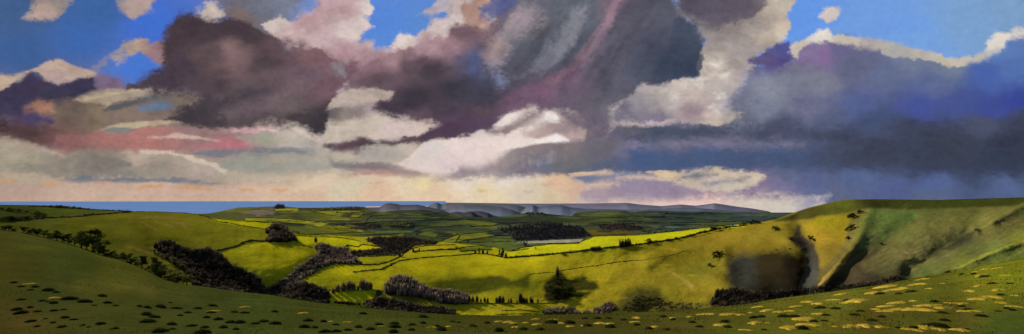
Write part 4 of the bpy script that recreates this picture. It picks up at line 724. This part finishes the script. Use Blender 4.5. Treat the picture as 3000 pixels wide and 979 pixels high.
for n_, (x, y, h) in enumerate([(455, 600, 40), (480, 590, 56), (515, 585, 64), (548, 580, 66), (572, 578, 56), (628, 575, 76), (655, 578, 60), (672, 575, 50), (600, 580, 30)]):
    plant(MID, TB, x, y, h, 'twig', n_ % 4, PT, ['pale leafless bush at the left end above the dell', 'second pale bush above the dell', 'third pale bush above the dell', 'tallest pale bush of the left dell group', 'pale bush ending the left dell group', 'tall purple grey bush above the middle of the dell', 'purple grey bush beside the tall one', 'last purple grey bush above the dell', 'lowest bush between the two dell groups'][n_], g, 'bush', 'bush', 1.2)
g = 'leafless trees on the boundary in the middle of the vale'
for n_, (t, x, y, h) in enumerate([(TB, 1290, 368, 30), (TB, 1312, 368, 36), (TB, 1335, 368, 34), (TB, 1360, 370, 26), (TB, 1430, 385, 44), (TB, 1452, 390, 56), (TB, 1470, 392, 36), (TC, 40, 388, 40), (TB, 925, 360, 30), (TB, 960, 352, 20), (TB, 845, 385, 34), (TB, 795, 440, 24), (TB, 1180, 345, 26), (TB, 352, 300, 40), (TC, 240, 340, 16), (TC, 180, 330, 40), (TC, 490, 308, 16), (TC, 755, 264, 12)]):
    plant(MID, t, x, y, h, 'cone' if n_ in (1, 4, 5) else 'twig' if n_ not in (12, 15, 16, 17) else 'bush', n_ % 3, TW if n_ not in (12, 15, 16, 17) else D, ['leafless tree, left of the jagged group in the vale', 'pointed tree in the jagged group', 'broad tree in the jagged group', 'low tree ending the jagged group', 'dark pointed tree at the left end of the bright spur', 'tallest tree at the left end of the bright spur', 'short tree at the left tip of the spur', 'leafless tree under the tip of the spur', 'leafless tree by the ochre field', 'small tree on the ochre field edge', 'tree where two boundaries meet left of the big field', 'small tree on the upper edge of the big field', 'dark bush by the small green field', 'forked tree in the notch of the bright left field', 'small dark tree above the spur tip', 'dark tree over the pale strip of field', 'dark bush where the spur rises', 'single dot of a bush on the spur skyline'][n_], g, wide=.9)
g = 'thorn bushes on the steep right-hand down'
for n_, (t, x, y, h) in enumerate([(TD, 590, 165, 40), (TD, 610, 155, 34), (TD, 640, 135, 30), (TD, 575, 235, 34), (TD, 600, 225, 36), (TD, 570, 285, 26), (TD, 140, 230, 30), (TD, 155, 236, 26), (TD, 350, 290, 34), (TD, 375, 295, 22), (TD, 240, 290, 24), (TC, 1300, 395, 44), (TC, 1320, 380, 36), (TC, 1270, 445, 26), (TD, 230, 345, 12), (TD, 150, 350, 12), (TD, 770, 318, 20), (TD, 1320, 232, 14)]):
    plant(MID, t, x, y, h, 'bush', n_ % 4, D, ['dark thorn left of the lit rib, lower of the top three', 'dark thorn in the middle of the top three by the lit rib', 'highest dark thorn by the top of the lit rib', 'left thorn of the pair halfway up the lit rib', 'right thorn of the pair halfway up the lit rib', 'small thorn lowest beside the lit rib', 'dark thorn near the skyline, left of a pair', 'dark thorn near the skyline, right of a pair', 'thorn on the right lip of the grey gully', 'tiny thorn on the right lip of the grey gully', 'thorn on the left lip of the grey gully', 'larger thorn left of the dark combe', 'upper thorn left of the dark combe', 'lowest thorn left of the dark combe', 'tiny thorn on the top right rim of the dark combe', 'tiny thorn on the top rim of the dark combe', 'thorn at the foot of the green field', 'tiny thorn by the upper right track'][n_], g, 'thorn_bush', 'bush', 1.5)
g = 'dark trees along the far left ridge'
for n_, (x, y, h) in enumerate([(15, 112, 20), (45, 118, 26), (75, 120, 22), (110, 124, 22), (150, 128, 18), (205, 140, 28), (235, 146, 26), (262, 146, 18), (20, 176, 36), (55, 176, 40), (88, 174, 32), (130, 172, 26), (170, 168, 28), (215, 160, 18), (255, 158, 18), (200, 90, 8), (262, 92, 10), (300, 94, 14), (335, 96, 16), (362, 98, 18), (395, 100, 16), (430, 100, 14), (470, 104, 12), (520, 108, 10)]):
    row = 'upper' if n_ < 8 else 'lower' if n_ < 15 else 'skyline'; k_ = n_ if n_ < 8 else n_-8 if n_ < 15 else n_-15
    o_ = ['first', 'second', 'third', 'fourth', 'fifth', 'sixth', 'seventh', 'eighth', 'ninth'][k_]
    plant(MID, TA, x, y, h, 'bush', n_ % 4, D, 'dark tree, %s from the left in the %s row of the far left ridge' % (o_, row), g, wide=2.0)

# --- woods that read as one mass
def wood(name, layer, t, poly, hpx, n, mat, label, dens_leaf=9, dens_twig=30, far=False, w0=.085):
    """leafless trees crowding a hollow, as one mass"""
    pts = P(t, poly) if isinstance(poly, str) else poly
    xs = [p[0] for p in pts]; ys = [p[1] for p in pts]; us_, vs_ = [], []
    while len(us_) < n:
        a = RNG.uniform(min(xs), max(xs), n); b = RNG.uniform(min(ys), max(ys), n); s_ = sdf(a, b, pts)+RNG.normal(0, 1.5, n) > 0
        us_ += list(a[s_]); vs_ += list(b[s_])
    uu = np.array(us_[:n]); vv = np.array(vs_[:n]); vv = np.maximum(vv, layer.vc(uu)+.5); vv = np.minimum(vv, layer.vb(uu))
    p = layer.pos(uu, vv); H = hpx/F*p[:, 1]*RNG.uniform(.55, 1.15, n)
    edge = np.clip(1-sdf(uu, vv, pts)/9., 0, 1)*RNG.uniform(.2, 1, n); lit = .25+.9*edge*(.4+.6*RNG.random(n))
    parts, cols = [], []
    k = dens_twig; b = np.repeat(p, k, 0); h = np.repeat(H, k); a = RNG.uniform(0, 6.28, n*k); r = np.sqrt(RNG.uniform(0, 1, n*k))*h*.3
    b = b+np.stack([r*np.cos(a), r*np.sin(a), -.1*h], 1); parts.append(slivers(b, h*RNG.uniform(.45, 1.1, n*k), h*RNG.uniform(.4, 1, n*k)*w0, .05))
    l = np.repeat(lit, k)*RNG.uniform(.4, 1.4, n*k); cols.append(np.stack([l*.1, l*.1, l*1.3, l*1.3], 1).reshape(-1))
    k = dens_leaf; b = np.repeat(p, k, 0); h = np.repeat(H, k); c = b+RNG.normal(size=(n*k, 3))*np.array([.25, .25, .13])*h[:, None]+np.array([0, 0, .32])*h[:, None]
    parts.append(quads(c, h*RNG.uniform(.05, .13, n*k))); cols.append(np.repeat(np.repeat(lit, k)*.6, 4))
    cc = np.concatenate(cols)[:, None].repeat(3, 1)
    return tag(link(name, mesh_np(name, *cat(parts), cc), M_FARWOOD2 if mat is M_FARWOOD else mat), label, 'wood', kind='stuff')
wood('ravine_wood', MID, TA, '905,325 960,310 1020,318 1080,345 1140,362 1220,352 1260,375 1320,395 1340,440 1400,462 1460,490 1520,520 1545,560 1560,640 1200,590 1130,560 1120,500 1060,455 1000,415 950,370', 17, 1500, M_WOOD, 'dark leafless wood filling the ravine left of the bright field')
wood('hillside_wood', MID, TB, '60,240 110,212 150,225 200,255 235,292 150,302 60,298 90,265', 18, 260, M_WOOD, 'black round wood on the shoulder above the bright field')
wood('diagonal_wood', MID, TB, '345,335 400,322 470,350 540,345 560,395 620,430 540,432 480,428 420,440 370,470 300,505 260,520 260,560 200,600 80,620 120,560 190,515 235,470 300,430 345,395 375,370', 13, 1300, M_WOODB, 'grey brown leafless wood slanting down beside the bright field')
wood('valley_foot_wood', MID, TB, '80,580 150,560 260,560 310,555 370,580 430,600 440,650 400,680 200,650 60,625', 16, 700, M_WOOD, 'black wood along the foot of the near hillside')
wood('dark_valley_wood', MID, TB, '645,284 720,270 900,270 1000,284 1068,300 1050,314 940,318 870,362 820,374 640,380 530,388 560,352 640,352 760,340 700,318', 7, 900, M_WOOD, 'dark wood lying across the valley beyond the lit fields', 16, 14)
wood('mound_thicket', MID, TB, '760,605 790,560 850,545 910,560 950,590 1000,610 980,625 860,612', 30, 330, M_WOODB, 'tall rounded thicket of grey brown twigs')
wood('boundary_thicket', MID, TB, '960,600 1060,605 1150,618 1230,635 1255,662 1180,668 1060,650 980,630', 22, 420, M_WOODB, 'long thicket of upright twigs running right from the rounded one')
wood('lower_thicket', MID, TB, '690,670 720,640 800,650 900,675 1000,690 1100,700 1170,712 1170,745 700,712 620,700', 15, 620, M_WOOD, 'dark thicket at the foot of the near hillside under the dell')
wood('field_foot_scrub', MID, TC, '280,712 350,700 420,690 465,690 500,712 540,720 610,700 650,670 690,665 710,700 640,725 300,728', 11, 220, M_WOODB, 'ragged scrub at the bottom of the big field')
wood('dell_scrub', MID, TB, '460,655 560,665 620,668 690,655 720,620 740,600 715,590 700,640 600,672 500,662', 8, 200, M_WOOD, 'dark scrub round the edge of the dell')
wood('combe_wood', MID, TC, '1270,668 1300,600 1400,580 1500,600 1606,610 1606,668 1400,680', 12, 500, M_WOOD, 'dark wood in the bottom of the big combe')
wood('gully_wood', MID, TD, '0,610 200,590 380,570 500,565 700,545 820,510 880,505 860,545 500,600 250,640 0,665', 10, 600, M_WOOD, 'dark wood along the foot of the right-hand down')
wood('shade_patch_scrub', MID, TC, '780,650 860,610 960,625 1000,655 1250,670 1200,700 900,715 740,712', 6, 260, M_HEDGE, 'dark low scrub standing in for shade in the hollow below the rib')  # low dark growth stands in for the patch of shade in this hollow
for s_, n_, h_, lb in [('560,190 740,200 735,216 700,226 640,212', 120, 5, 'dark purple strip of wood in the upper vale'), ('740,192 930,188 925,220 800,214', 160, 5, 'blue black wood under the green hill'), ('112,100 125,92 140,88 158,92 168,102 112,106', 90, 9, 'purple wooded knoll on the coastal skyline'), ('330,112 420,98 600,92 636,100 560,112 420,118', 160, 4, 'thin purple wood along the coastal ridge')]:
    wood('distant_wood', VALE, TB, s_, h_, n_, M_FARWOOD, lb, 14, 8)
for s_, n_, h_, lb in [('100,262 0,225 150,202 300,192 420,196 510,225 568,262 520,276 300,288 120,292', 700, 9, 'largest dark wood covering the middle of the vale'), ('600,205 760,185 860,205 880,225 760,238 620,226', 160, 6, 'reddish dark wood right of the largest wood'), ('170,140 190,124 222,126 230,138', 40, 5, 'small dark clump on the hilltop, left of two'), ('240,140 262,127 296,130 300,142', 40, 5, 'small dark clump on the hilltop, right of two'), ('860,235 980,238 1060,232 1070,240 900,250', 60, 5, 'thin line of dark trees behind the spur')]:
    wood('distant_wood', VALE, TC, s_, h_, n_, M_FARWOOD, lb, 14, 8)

# --- hedges: each its own long clipped or ragged bank of leaf and twig
def hedge(layer, t, poly, hpx, label, group, mat=None, dens=1., wid=.5):
    pts = P(t, poly); c = []
    for a, b in zip(pts[:-1], pts[1:]):
        n = max(2, int(math.hypot(b[0]-a[0], b[1]-a[1])/1.2)); c += [(a[0]+(b[0]-a[0])*i/n, a[1]+(b[1]-a[1])*i/n) for i in range(n)]
    c = np.array(c+[pts[-1]]); s_ = np.arange(len(c)); c[:, 1] += .8*fbm(s_/9.+len(c), s_*0., 3)
    vv = np.maximum(c[:, 1], layer.vc(c[:, 0])+.25); p = layer.pos(c[:, 0], vv)
    H = hpx/F*p[:, 1]*np.clip(1+.9*fbm(s_/3., s_*0.+len(c)*.37, 3), .35, 2)
    # bank
    prof = np.array([(-.5, -.2), (-.5, .5), (-.2, .95), (.2, 1.), (.5, .5), (.5, -.2)]); t0 = np.gradient(p, axis=0); t0[:, 2] = 0; t0 /= np.linalg.norm(t0, axis=1)[:, None]+1e-9
    nr = np.stack([-t0[:, 1], t0[:, 0], 0*t0[:, 0]], 1)
    ring = p[:, None]+nr[:, None]*(prof[None, :, :1]*H[:, None, None]*wid*2)+np.array([0, 0, 1.])*(prof[None, :, 1:]*H[:, None, None]*.8)
    ring += RNG.normal(size=ring.shape)*(H[:, None, None]*.1)
    m = len(prof); f = grid_faces(len(p), m)
    k = max(2, int(10*dens)); b = np.repeat(p, k, 0); h = np.repeat(H, k); q = b+RNG.normal(size=b.shape)*np.array([.6, .6, .28])*h[:, None]+np.array([0, 0, .6])*h[:, None]
    me = mesh_np('hedge', *cat([(ring.reshape(-1, 3), f), quads(q, h*RNG.uniform(.12, .3, len(q)))]))
    return tag(link('hedge', me, mat or M_HEDGE), label, 'hedge', group)
g = 'hedges on the left-hand down'
hedge(MID, TA, '0,178 100,176 200,166 300,158 400,154 480,150 560,140 640,136 700,128 780,122', 3.2, 'long dark hedge crossing the far left down to the skyline', g)
hedge(MID, TA, '170,92 260,92 340,98 420,102 500,106 600,112 700,117 770,120', 2.2, 'dark hedge along the top edge of the left skyline', g)
hedge(MID, TA, '490,140 540,138 600,137', 2.5, 'short dark piece of hedge just above the long one', g)
hedge(MID, TA, '780,122 860,120 960,124 1060,128 1100,130 1170,138 1230,150', 1.0, 'thin hedge following the rounded brow of the left down', g)
hedge(MID, TA, '1230,160 1290,182 1335,186 1410,202 1500,216 1560,226 1606,236', 1.8, 'hedge under the narrow bright strip', g)
hedge(MID, TA, '1170,142 1240,156 1330,168 1440,178 1606,184', 1.3, 'hedge over the narrow bright strip', g)
hedge(MID, TA, '1230,360 1310,346 1390,326 1440,300 1480,292 1540,296 1606,292', 3.4, 'thick black hedge between the brown down and the bright field', g)
hedge(MID, TA, '880,346 930,372 1000,418 1060,456 1110,480', 1.2, 'thin hedge on the lip of the ravine', g)
g = 'hedges round the fields in the middle'
for s_, h_, lb in [('230,262 350,268 420,270 500,274 612,296', 1.6, 'hedge along the top of the bright left fields'), ('235,292 270,320 330,330', 2., 'short hedge at the left end of the bright fields'), ('360,318 420,330 480,346 540,318 600,330 622,314 720,328 764,340', 2.4, 'zigzag hedge through the bright left fields'), ('764,340 700,350 620,352', 1.8, 'hedge below the pointed end of the bright fields'),
                   ('530,392 700,384 832,378', 1.6, 'hedge on the top of the ochre field with a pond shape'), ('560,430 640,434 720,432 790,412 845,388 860,378', 2.8, 'ragged hedge under the ochre field'), ('570,478 650,468 740,460 790,436 840,412 900,402 990,392', 2.6, 'ragged hedge climbing to the big field corner'), ('990,392 1100,384 1200,378 1290,368 1360,372 1400,380', 2.6, 'hedge along the far side of the big field'),
                   ('860,376 900,345 935,334 1000,322 1170,316', 1.8, 'hedge behind the ochre field by the valley wood'), ('920,360 1000,352 1100,346 1175,344', 3.2, 'thick grey hedge under the ochre field'), ('1170,344 1230,330 1330,324 1400,318', 2., 'hedge from the dark bush toward the spur'), ('1205,358 1290,350 1390,346', 2.2, 'hedge below the small green field'), ('1400,380 1440,388 1480,392 1500,394', 3., 'dark hedge at the left tip of the spur'), ('1480,356 1540,350 1606,340', 2.2, 'hedge between the green strip and the spur tip'),
                   ('240,240 330,252 420,268', 1.6, 'hedge over the leftmost bright field'), ('1240,664 1300,664 1420,662 1606,660', 1.6, 'low hedge under the row of saplings'), ('430,580 500,592 570,586 640,584 720,586 760,592', 1.8, 'hedge along the top of the dell'), ('650,300 740,300', 1.2, 'short hedge in the valley wood clearing')]:
    hedge(MID, TB, s_, h_, lb, g)
for s_, h_, lb in [('60,395 130,390 250,382 380,368 480,358 560,346 580,340 640,338 700,332 740,326', 4.4, 'ragged hedge under the lower half of the bright spur'), ('740,326 860,314 940,300 1000,294 1060,284 1130,270 1200,248 1280,232 1380,214 1480,204', 3.6, 'ragged hedge under the upper half of the bright spur'), ('200,490 280,482 350,476 420,464 520,448 600,440 700,420 780,412 860,408', 1.6, 'thin hedge crossing the middle of the big field'), ('860,408 960,392 1060,372 1130,350', 1.1, 'faint fence line rising over the rib'),
                   ('0,662 130,662 250,660 340,660 420,652', 1.6, 'low hedge beside the dark hollow'), ('90,352 180,330 330,314 490,308', 2., 'hedge of scattered bushes above the spur tip'), ('545,288 580,268 700,264 820,261', 1.1, 'hedge on the skyline of the lower spur'), ('820,261 1000,243 1140,230', 1.6, 'dark hedge on the skyline of the middle spur'), ('40,704 160,700 260,710', 1.6, 'dark ditch hedge in the lowest field, upper'), ('0,726 150,722 260,722', 1.4, 'dark ditch hedge in the lowest field, lower')]:
    hedge(MID, TC, s_, h_, lb, g)
g = 'hedges in the far vale'
VH = [(TB, '-50,158 150,160 400,184 640,230', 'hedge over the long ochre strip'), (TB, '-50,176 230,192 400,216 620,247', 'hedge under the long ochre strip'), (TB, '330,120 450,146 600,157', 'hedge on the left of the patchwork'), (TB, '600,157 640,135 720,126', 'hedge climbing to the green hill'), (TB, '640,190 760,178 900,180', 'hedge at the foot of the green hill'), (TB, '430,175 560,197 640,204', 'hedge under the small yellow field'), (TB, '480,118 470,130 600,128 640,118', 'tiny hedge in the coastal patchwork'), (TB, '250,104 330,118 480,114 640,112', 'hedge along the coastal patchwork'),
      (TB, '930,236 1000,216 1200,204 1380,208', 'long hedge across the middle vale'), (TB, '700,232 900,230 960,240 940,262', 'hedge bending by the pale green field'), (TB, '1070,302 1180,256 1390,238', 'hedge over the angular ochre fields'), (TB, '1170,302 1200,262 1180,250', 'short hedge dividing the ochre fields'), (TB, '1180,298 1300,282 1400,266 1500,262', 'hedge under the ochre fields'), (TB, '1110,310 1240,304 1250,290', 'kinked hedge in the small green fields'), (TB, '1240,304 1400,300 1500,296', 'hedge right of the kinked one'), (TB, '1020,178 1200,164 1300,170', 'hedge on the green hill flank'),
      (TC, '0,262 90,262', 'short hedge left of the largest wood'), (TC, '110,302 200,310 400,308 500,304', 'hedge under the pale strip'), (TC, '880,152 1000,152 1160,158', 'dark hedge in the right-hand plain'), (TC, '980,205 1100,200 1180,198 1320,204', 'hedge crossing the right-hand plain'), (TC, '960,130 1200,134 1400,136', 'farthest dark hedge on the right-hand plain'), (TC, '760,118 800,140 860,150', 'hedge down the side of the long hill'), (TC, '480,152 700,156 860,150', 'hedge along the foot of the long hill'), (TC, '880,190 1100,186 1300,182 1500,176', 'hedge through the blue green plain'), (TC, '860,240 1000,222 1200,222', 'hedge behind the spur')]
rs_ = random.Random(21)
for i in range(46):
    x = rs_.uniform(700, 2150); lo = float(VALE.vc(x))+3; hi = min(float(MID.vc(x))-2, 700)
    if hi < lo+4: continue
    y = rs_.uniform(lo, hi); l = rs_.uniform(18, 70)*(.5+(y-600)/70); k = rs_.uniform(-.12, .12); m_ = rs_.uniform(-.05, .05)
    if rs_.random() < .3: k = rs_.choice((-.7, .6)); l *= .25
    hedge(VALE, lambda a, b: (a, b), '%f,%f %f,%f %f,%f' % (x, y, x+l*.5, y+l*.5*(k+m_), x+l, y+l*k), 1.3, 'thin dark hedge dividing small far fields', 'thin hedges between the small far fields', M_FARWOOD, .5)
for t, s_, lb in VH: hedge(VALE, t, s_, 1.5, lb, g, M_FARWOOD, .5)
# field walls of the near brow: the dark line under the row of trees
hedge(FG, TA, '0,230 100,240 250,272 400,310 500,342 600,380 700,404 800,439 870,470 960,520', 1.6, 'thin dark fence line of grass along the brow of the near hillside', None, M_DARKLEAF, .8, .3)

# --- tussocks and dry patches on the near hillside
def tuft_mesh(seed, blades, rag, hgt):
    R2 = np.random.default_rng(seed); n = 16; rings = 5; v = []; prof = [1., .85, .6, .3]
    rad = 1+rag*(R2.uniform(-1, 1, n)); rad = (rad+np.roll(rad, 1)*.5)/1.5
    for j, r in enumerate(prof):
        z = hgt*(1-r**2)**.6 if j else -.08
        for i in range(n):
            a = 2*math.pi*i/n; v.append((math.cos(a)*r*rad[i], math.sin(a)*r*rad[i], z*(1+R2.uniform(-.25, .25))))
    v.append((0, 0, hgt*.95)); f = []
    for j in range(3):
        for i in range(n): k = (i+1) % n; f.append((j*n+i, j*n+k, (j+1)*n+k, (j+1)*n+i))
    last = len(v)-1
    for i in range(0, n, 2): f.append((3*n+i, 3*n+(i+1) % n, 3*n+(i+2) % n, last))
    mound = mesh_np('mound', np.array(v), np.array(f))
    a = R2.uniform(0, 6.28, blades); r = np.sqrt(R2.uniform(0, 1, blades)); rr = 1+rag*0
    b = np.stack([np.cos(a)*r*.88, np.sin(a)*r*.88, hgt*(1-r*r)*.8-.08], 1)
    h = R2.uniform(.2, .55, blades)*(.5+hgt); out = np.stack([np.cos(a)*r, np.sin(a)*r, 0*a], 1)*.22+R2.normal(0, .08, (blades, 3))*np.array([1, 1, 0])
    an = R2.uniform(0, math.pi, blades); dx = np.stack([np.cos(an), np.sin(an), 0*an], 1)*R2.uniform(.012, .03, blades)[:, None]; tip = b+out*h[:, None]*3+np.array([0, 0, 1.])*h[:, None]
    bl = np.stack([b-dx, b+dx, tip+dx*.2, tip-dx*.2], 1).reshape(-1, 3)
    return mound, mesh_np('blades', bl, np.arange(4*blades).reshape(-1, 4))
DK = [tuft_mesh(300+i, 220, .35, .62) for i in range(6)]; DR = [tuft_mesh(400+i, 220, .75, .34) for i in range(8)]
for a, b in DK: a.materials.append(M_TUS); b.materials.append(M_TUSB)
for a, b in DR: a.materials.append(M_DRY); b.materials.append(M_DRYB)
def parse(t, s_):
    return [(*t(*[float(k) for k in q.split(',')[:2]]), float(q.split(',')[2])/2.0075) for q in s_.split()]
dark = parse(TA, '80,540,30 125,563,25 178,583,20 207,565,35 283,585,45 330,597,30 122,640,28 247,647,25 281,653,18 312,660,35 177,685,25 220,710,22 315,705,25 375,697,20 95,698,40 125,718,42 410,637,50 497,652,50 555,673,20 600,619,40 632,659,35 680,675,22 267,752,20 310,775,22 378,746,38 432,757,25 177,768,35 217,797,24 363,800,30 486,791,24 520,801,18 590,783,35 674,810,32 820,679,28 867,687,35 945,685,48 1002,658,15 1038,692,40 862,728,50 905,742,46 868,770,60 1058,734,28 1104,717,32 1010,786,45 1012,813,30 940,828,60 1128,795,40 1165,693,35 1248,677,45 1240,716,38 1215,746,34 1283,756,42 1205,804,36 1313,804,40 1375,714,36 1437,719,30 1360,775,46 1412,776,50 1388,815,30 1548,769,50 1500,782,35 1190,836,80')
dark += parse(TB, '110,712,35 42,770,45 115,783,50 306,765,45 285,803,50 343,805,38 397,770,35 468,788,30 405,830,50 470,828,45 540,820,40 600,803,40 630,725,42 672,815,50 720,788,48 815,783,42 815,804,60 808,832,50 918,790,40 982,745,50 984,780,35 915,820,35 1065,798,35 1090,820,60 1190,775,30 1275,798,40 1360,779,36 1430,826,60 1575,818,45 1155,770,30')
dark += parse(TC, '528,752,35 603,752,38 670,752,34 757,761,36 333,778,65 440,780,60 545,795,50 268,818,45 170,817,45 680,803,50 835,790,35 905,812,40 1010,818,35 990,742,35 1048,758,30 1160,775,36 1205,801,32 1522,748,40 1565,743,36 1355,772,45 1370,803,40 118,786,24')
dark += parse(TD, '15,748,35 57,742,45 190,741,50 252,740,45 410,690,45 497,694,42 440,732,40 302,811,60 372,768,35 430,765,30 75,818,30 645,708,32 610,730,40 770,741,35 712,764,40 755,607,40 870,606,30 945,594,42 1240,492,25 1310,490,25 1375,505,35 1080,653,36 1128,719,34 1140,762,40 960,805,40 1022,792,40 1100,797,65 1240,680,30 1275,700,38 1352,736,45 1468,613,28 1520,545,24 1420,545,35 1505,692,24 1538,702,30 1455,708,20 1268,812,20 865,806,30 568,648,35')
dry = parse(TA, '173,548,32 323,631,38 1262,707,35 1441,685,35')+parse(TB, '282,720,40 438,768,25 539,774,35 738,797,26 1034,804,42 1135,798,30 1428,770,38 1485,774,44 1515,778,36 1523,802,34 1587,776,30')
dry += parse(TC, '22,770,38 80,774,45 117,803,30 183,776,32 240,755,40 248,787,44 335,762,55 375,778,50 440,798,40 528,793,36 616,780,44 672,782,45 828,748,40 828,771,34 938,802,42 1045,748,30 1142,742,42 1222,728,44 1262,727,40 1368,728,70 1442,730,34 1500,717,34 1545,683,34 1590,706,40 1525,780,70 1322,791,60 1477,818,38')
dry += parse(TD, '36,683,35 95,706,55 160,712,36 223,707,34 325,655,48 393,664,44 472,642,40 538,608,55 270,680,42 545,660,35 398,724,44 318,757,85 345,790,65 235,808,75 22,779,48 98,776,20 590,801,68 668,793,50 764,802,50 630,650,80 730,697,38 775,708,40 820,703,50 864,697,48 800,680,50 868,660,60 800,565,65 820,588,56 880,576,60 720,603,60 966,553,52 1002,522,45 957,647,30 975,677,25 962,700,70 1035,677,55 1105,670,22 1149,657,16 1185,660,30 1122,690,55 1245,664,40 1245,708,35 1302,705,30 1335,637,42 1405,625,60 1467,659,38 1450,585,45 1280,590,50 1340,560,50 1420,540,40 1485,497,26 1458,453,30 1425,455,16 1393,458,16 1362,463,24 1316,475,14 1355,497,50 1045,575,30 1032,808,65 1108,817,50 945,818,50 1232,820,58 1545,680,30 1125,545,20 1550,615,20 875,805,30 495,797,24')
def scatter(items, others, protos, name, cat_, what, dep, hz):
    items = sorted(items); n = len(items)
    zones = [(0, 330, 'at the far left of the near hillside'), (330, 700, 'on the left of the near hillside'), (700, 1150, 'left of the middle of the near hillside'), (1150, 1600, 'on the middle of the near hillside'), (1600, 2100, 'right of the middle of the near hillside'), (2100, 2550, 'on the right of the near hillside'), (2550, 3100, 'at the far right of the near hillside')]
    for i, (u, v, w) in enumerate(items):
        p = FG.at(u, min(v, 985)); size = w/F*p.y/2*1.2
        r = random.Random(i+int(u)); me = protos[r.randrange(len(protos))]
        e = bpy.data.objects.new(name, None); COL.objects.link(e); e.location = p
        e0 = FG.at(u+6, v); e1 = FG.at(u, v-3); tx = (e0-p).normalized(); ty = (e1-p).normalized(); nz_ = tx.cross(ty).normalized()
        if nz_.z < 0: nz_ = -nz_
        q = Vector((0, 0, 1)).rotation_difference(nz_); e.rotation_mode = 'QUATERNION'; e.rotation_quaternion = q @ Matrix.Rotation(r.uniform(-.35, .35), 3, 'Z').to_quaternion(); e.scale = (size, size*dep*r.uniform(.7, 1.3), size*hz*r.uniform(.8, 1.15))
        for k_, nm in ((0, 'mound'), (1, 'blades')):
            o = bpy.data.objects.new(nm, me[k_]); COL.objects.link(o); o.parent = e
        z = [q_[2] for q_ in zones if q_[0] <= u < q_[1]][0]
        dmin = min(math.hypot(u-a[0], (v-a[1])*1.5) for a in others); near = 'touching' if dmin < 22 else 'close to' if dmin < 50 else 'away from'
        sz = 'big' if w > 24 else 'middling' if w > 16 else 'small'; hv = v-float(FG.vc(u)); row = 'high up' if hv < 55 else 'half way up' if hv < 105 else 'low down'
        lb = '%s %s %s, %s, %s any %s' % (sz, what, row, z.replace(' of the near hillside', '').replace('on the middle', 'in the middle'), near, 'pale patch' if cat_ == 'tussock' else 'dark tussock')
        tag(e, lb.replace('any', 'a') if near != 'away from' else lb, cat_, ('dark tussocks ' if cat_ == 'tussock' else 'dry patches ')+'dotted over the near hillside')
scatter(dark, dry, DK, 'grass_tussock', 'tussock', 'dark tussock', 1.5, .8)
scatter(dry, dark, DR, 'dry_grass_patch', 'grass patch', 'yellow grass patch', 1.9, .75)

# --- short turf over the near hillside
def turf():
    n = 60000; uu = RNG.uniform(-150, 3150, n); d = 15+RNG.random(n)**1.1*62; dc = FG.dc(uu); ok = d < dc; uu, d, dc = uu[ok], d[ok], dc[ok]; n = len(uu)
    v = FG.vc(uu)+F*FG.k(uu)*(dc-d)**2/d; p = np.stack([(uu-U0)/F*d, d, (V0-v)/F*d-.01], -1)
    cl = np.clip(.6+1.4*fbm(p[:, 0]/3, p[:, 1]/3, 4), 0, 1.4); h = RNG.uniform(.02, .07, n)*(.3+cl)
    v_, f_ = slivers(p, h, RNG.uniform(.006, .014, n)*(1+d/40), .5)
    return tag(link('turf', mesh_np('turf', v_, f_), M_GRASS), 'short green turf covering the near hillside', 'grass', kind='stuff')
turf()


# ------------------------------------------------------------------ light and camera
SUN_AZ, SUN_EL = math.radians(-43), math.radians(22)
w = bpy.data.worlds.new('World'); scene.world = w; w.use_nodes = True
nt = w.node_tree; bg = nt.nodes['Background']; sk = nt.nodes.new('ShaderNodeTexSky'); sk.sky_type = 'NISHITA'; sk.sun_disc = False
sk.sun_elevation = SUN_EL; sk.sun_rotation = SUN_AZ
nt.links.new(sk.outputs[0], bg.inputs[0]); bg.inputs[1].default_value = .085
sl = bpy.data.lights.new('sun', 'SUN'); sl.energy = 5.0; sl.angle = math.radians(.6); sl.color = (1, .9, .74)
so = bpy.data.objects.new('sun', sl); COL.objects.link(so)
dirv = Vector((math.sin(SUN_AZ)*math.cos(SUN_EL), math.cos(SUN_AZ)*math.cos(SUN_EL), math.sin(SUN_EL)))
so.rotation_euler = dirv.to_track_quat('Z', 'Y').to_euler()
cd = bpy.data.cameras.new('camera'); cam = bpy.data.objects.new('camera', cd); COL.objects.link(cam)
cd.lens = 20; cd.sensor_width = 36; cd.shift_y = (V0-489.5)/3000.; cd.clip_start = .5; cd.clip_end = 2000000
cam.rotation_euler = (math.radians(90), 0, 0); scene.camera = cam
scene.view_settings.view_transform = 'Standard'; scene.view_settings.look = 'None'; scene.view_settings.exposure = 0
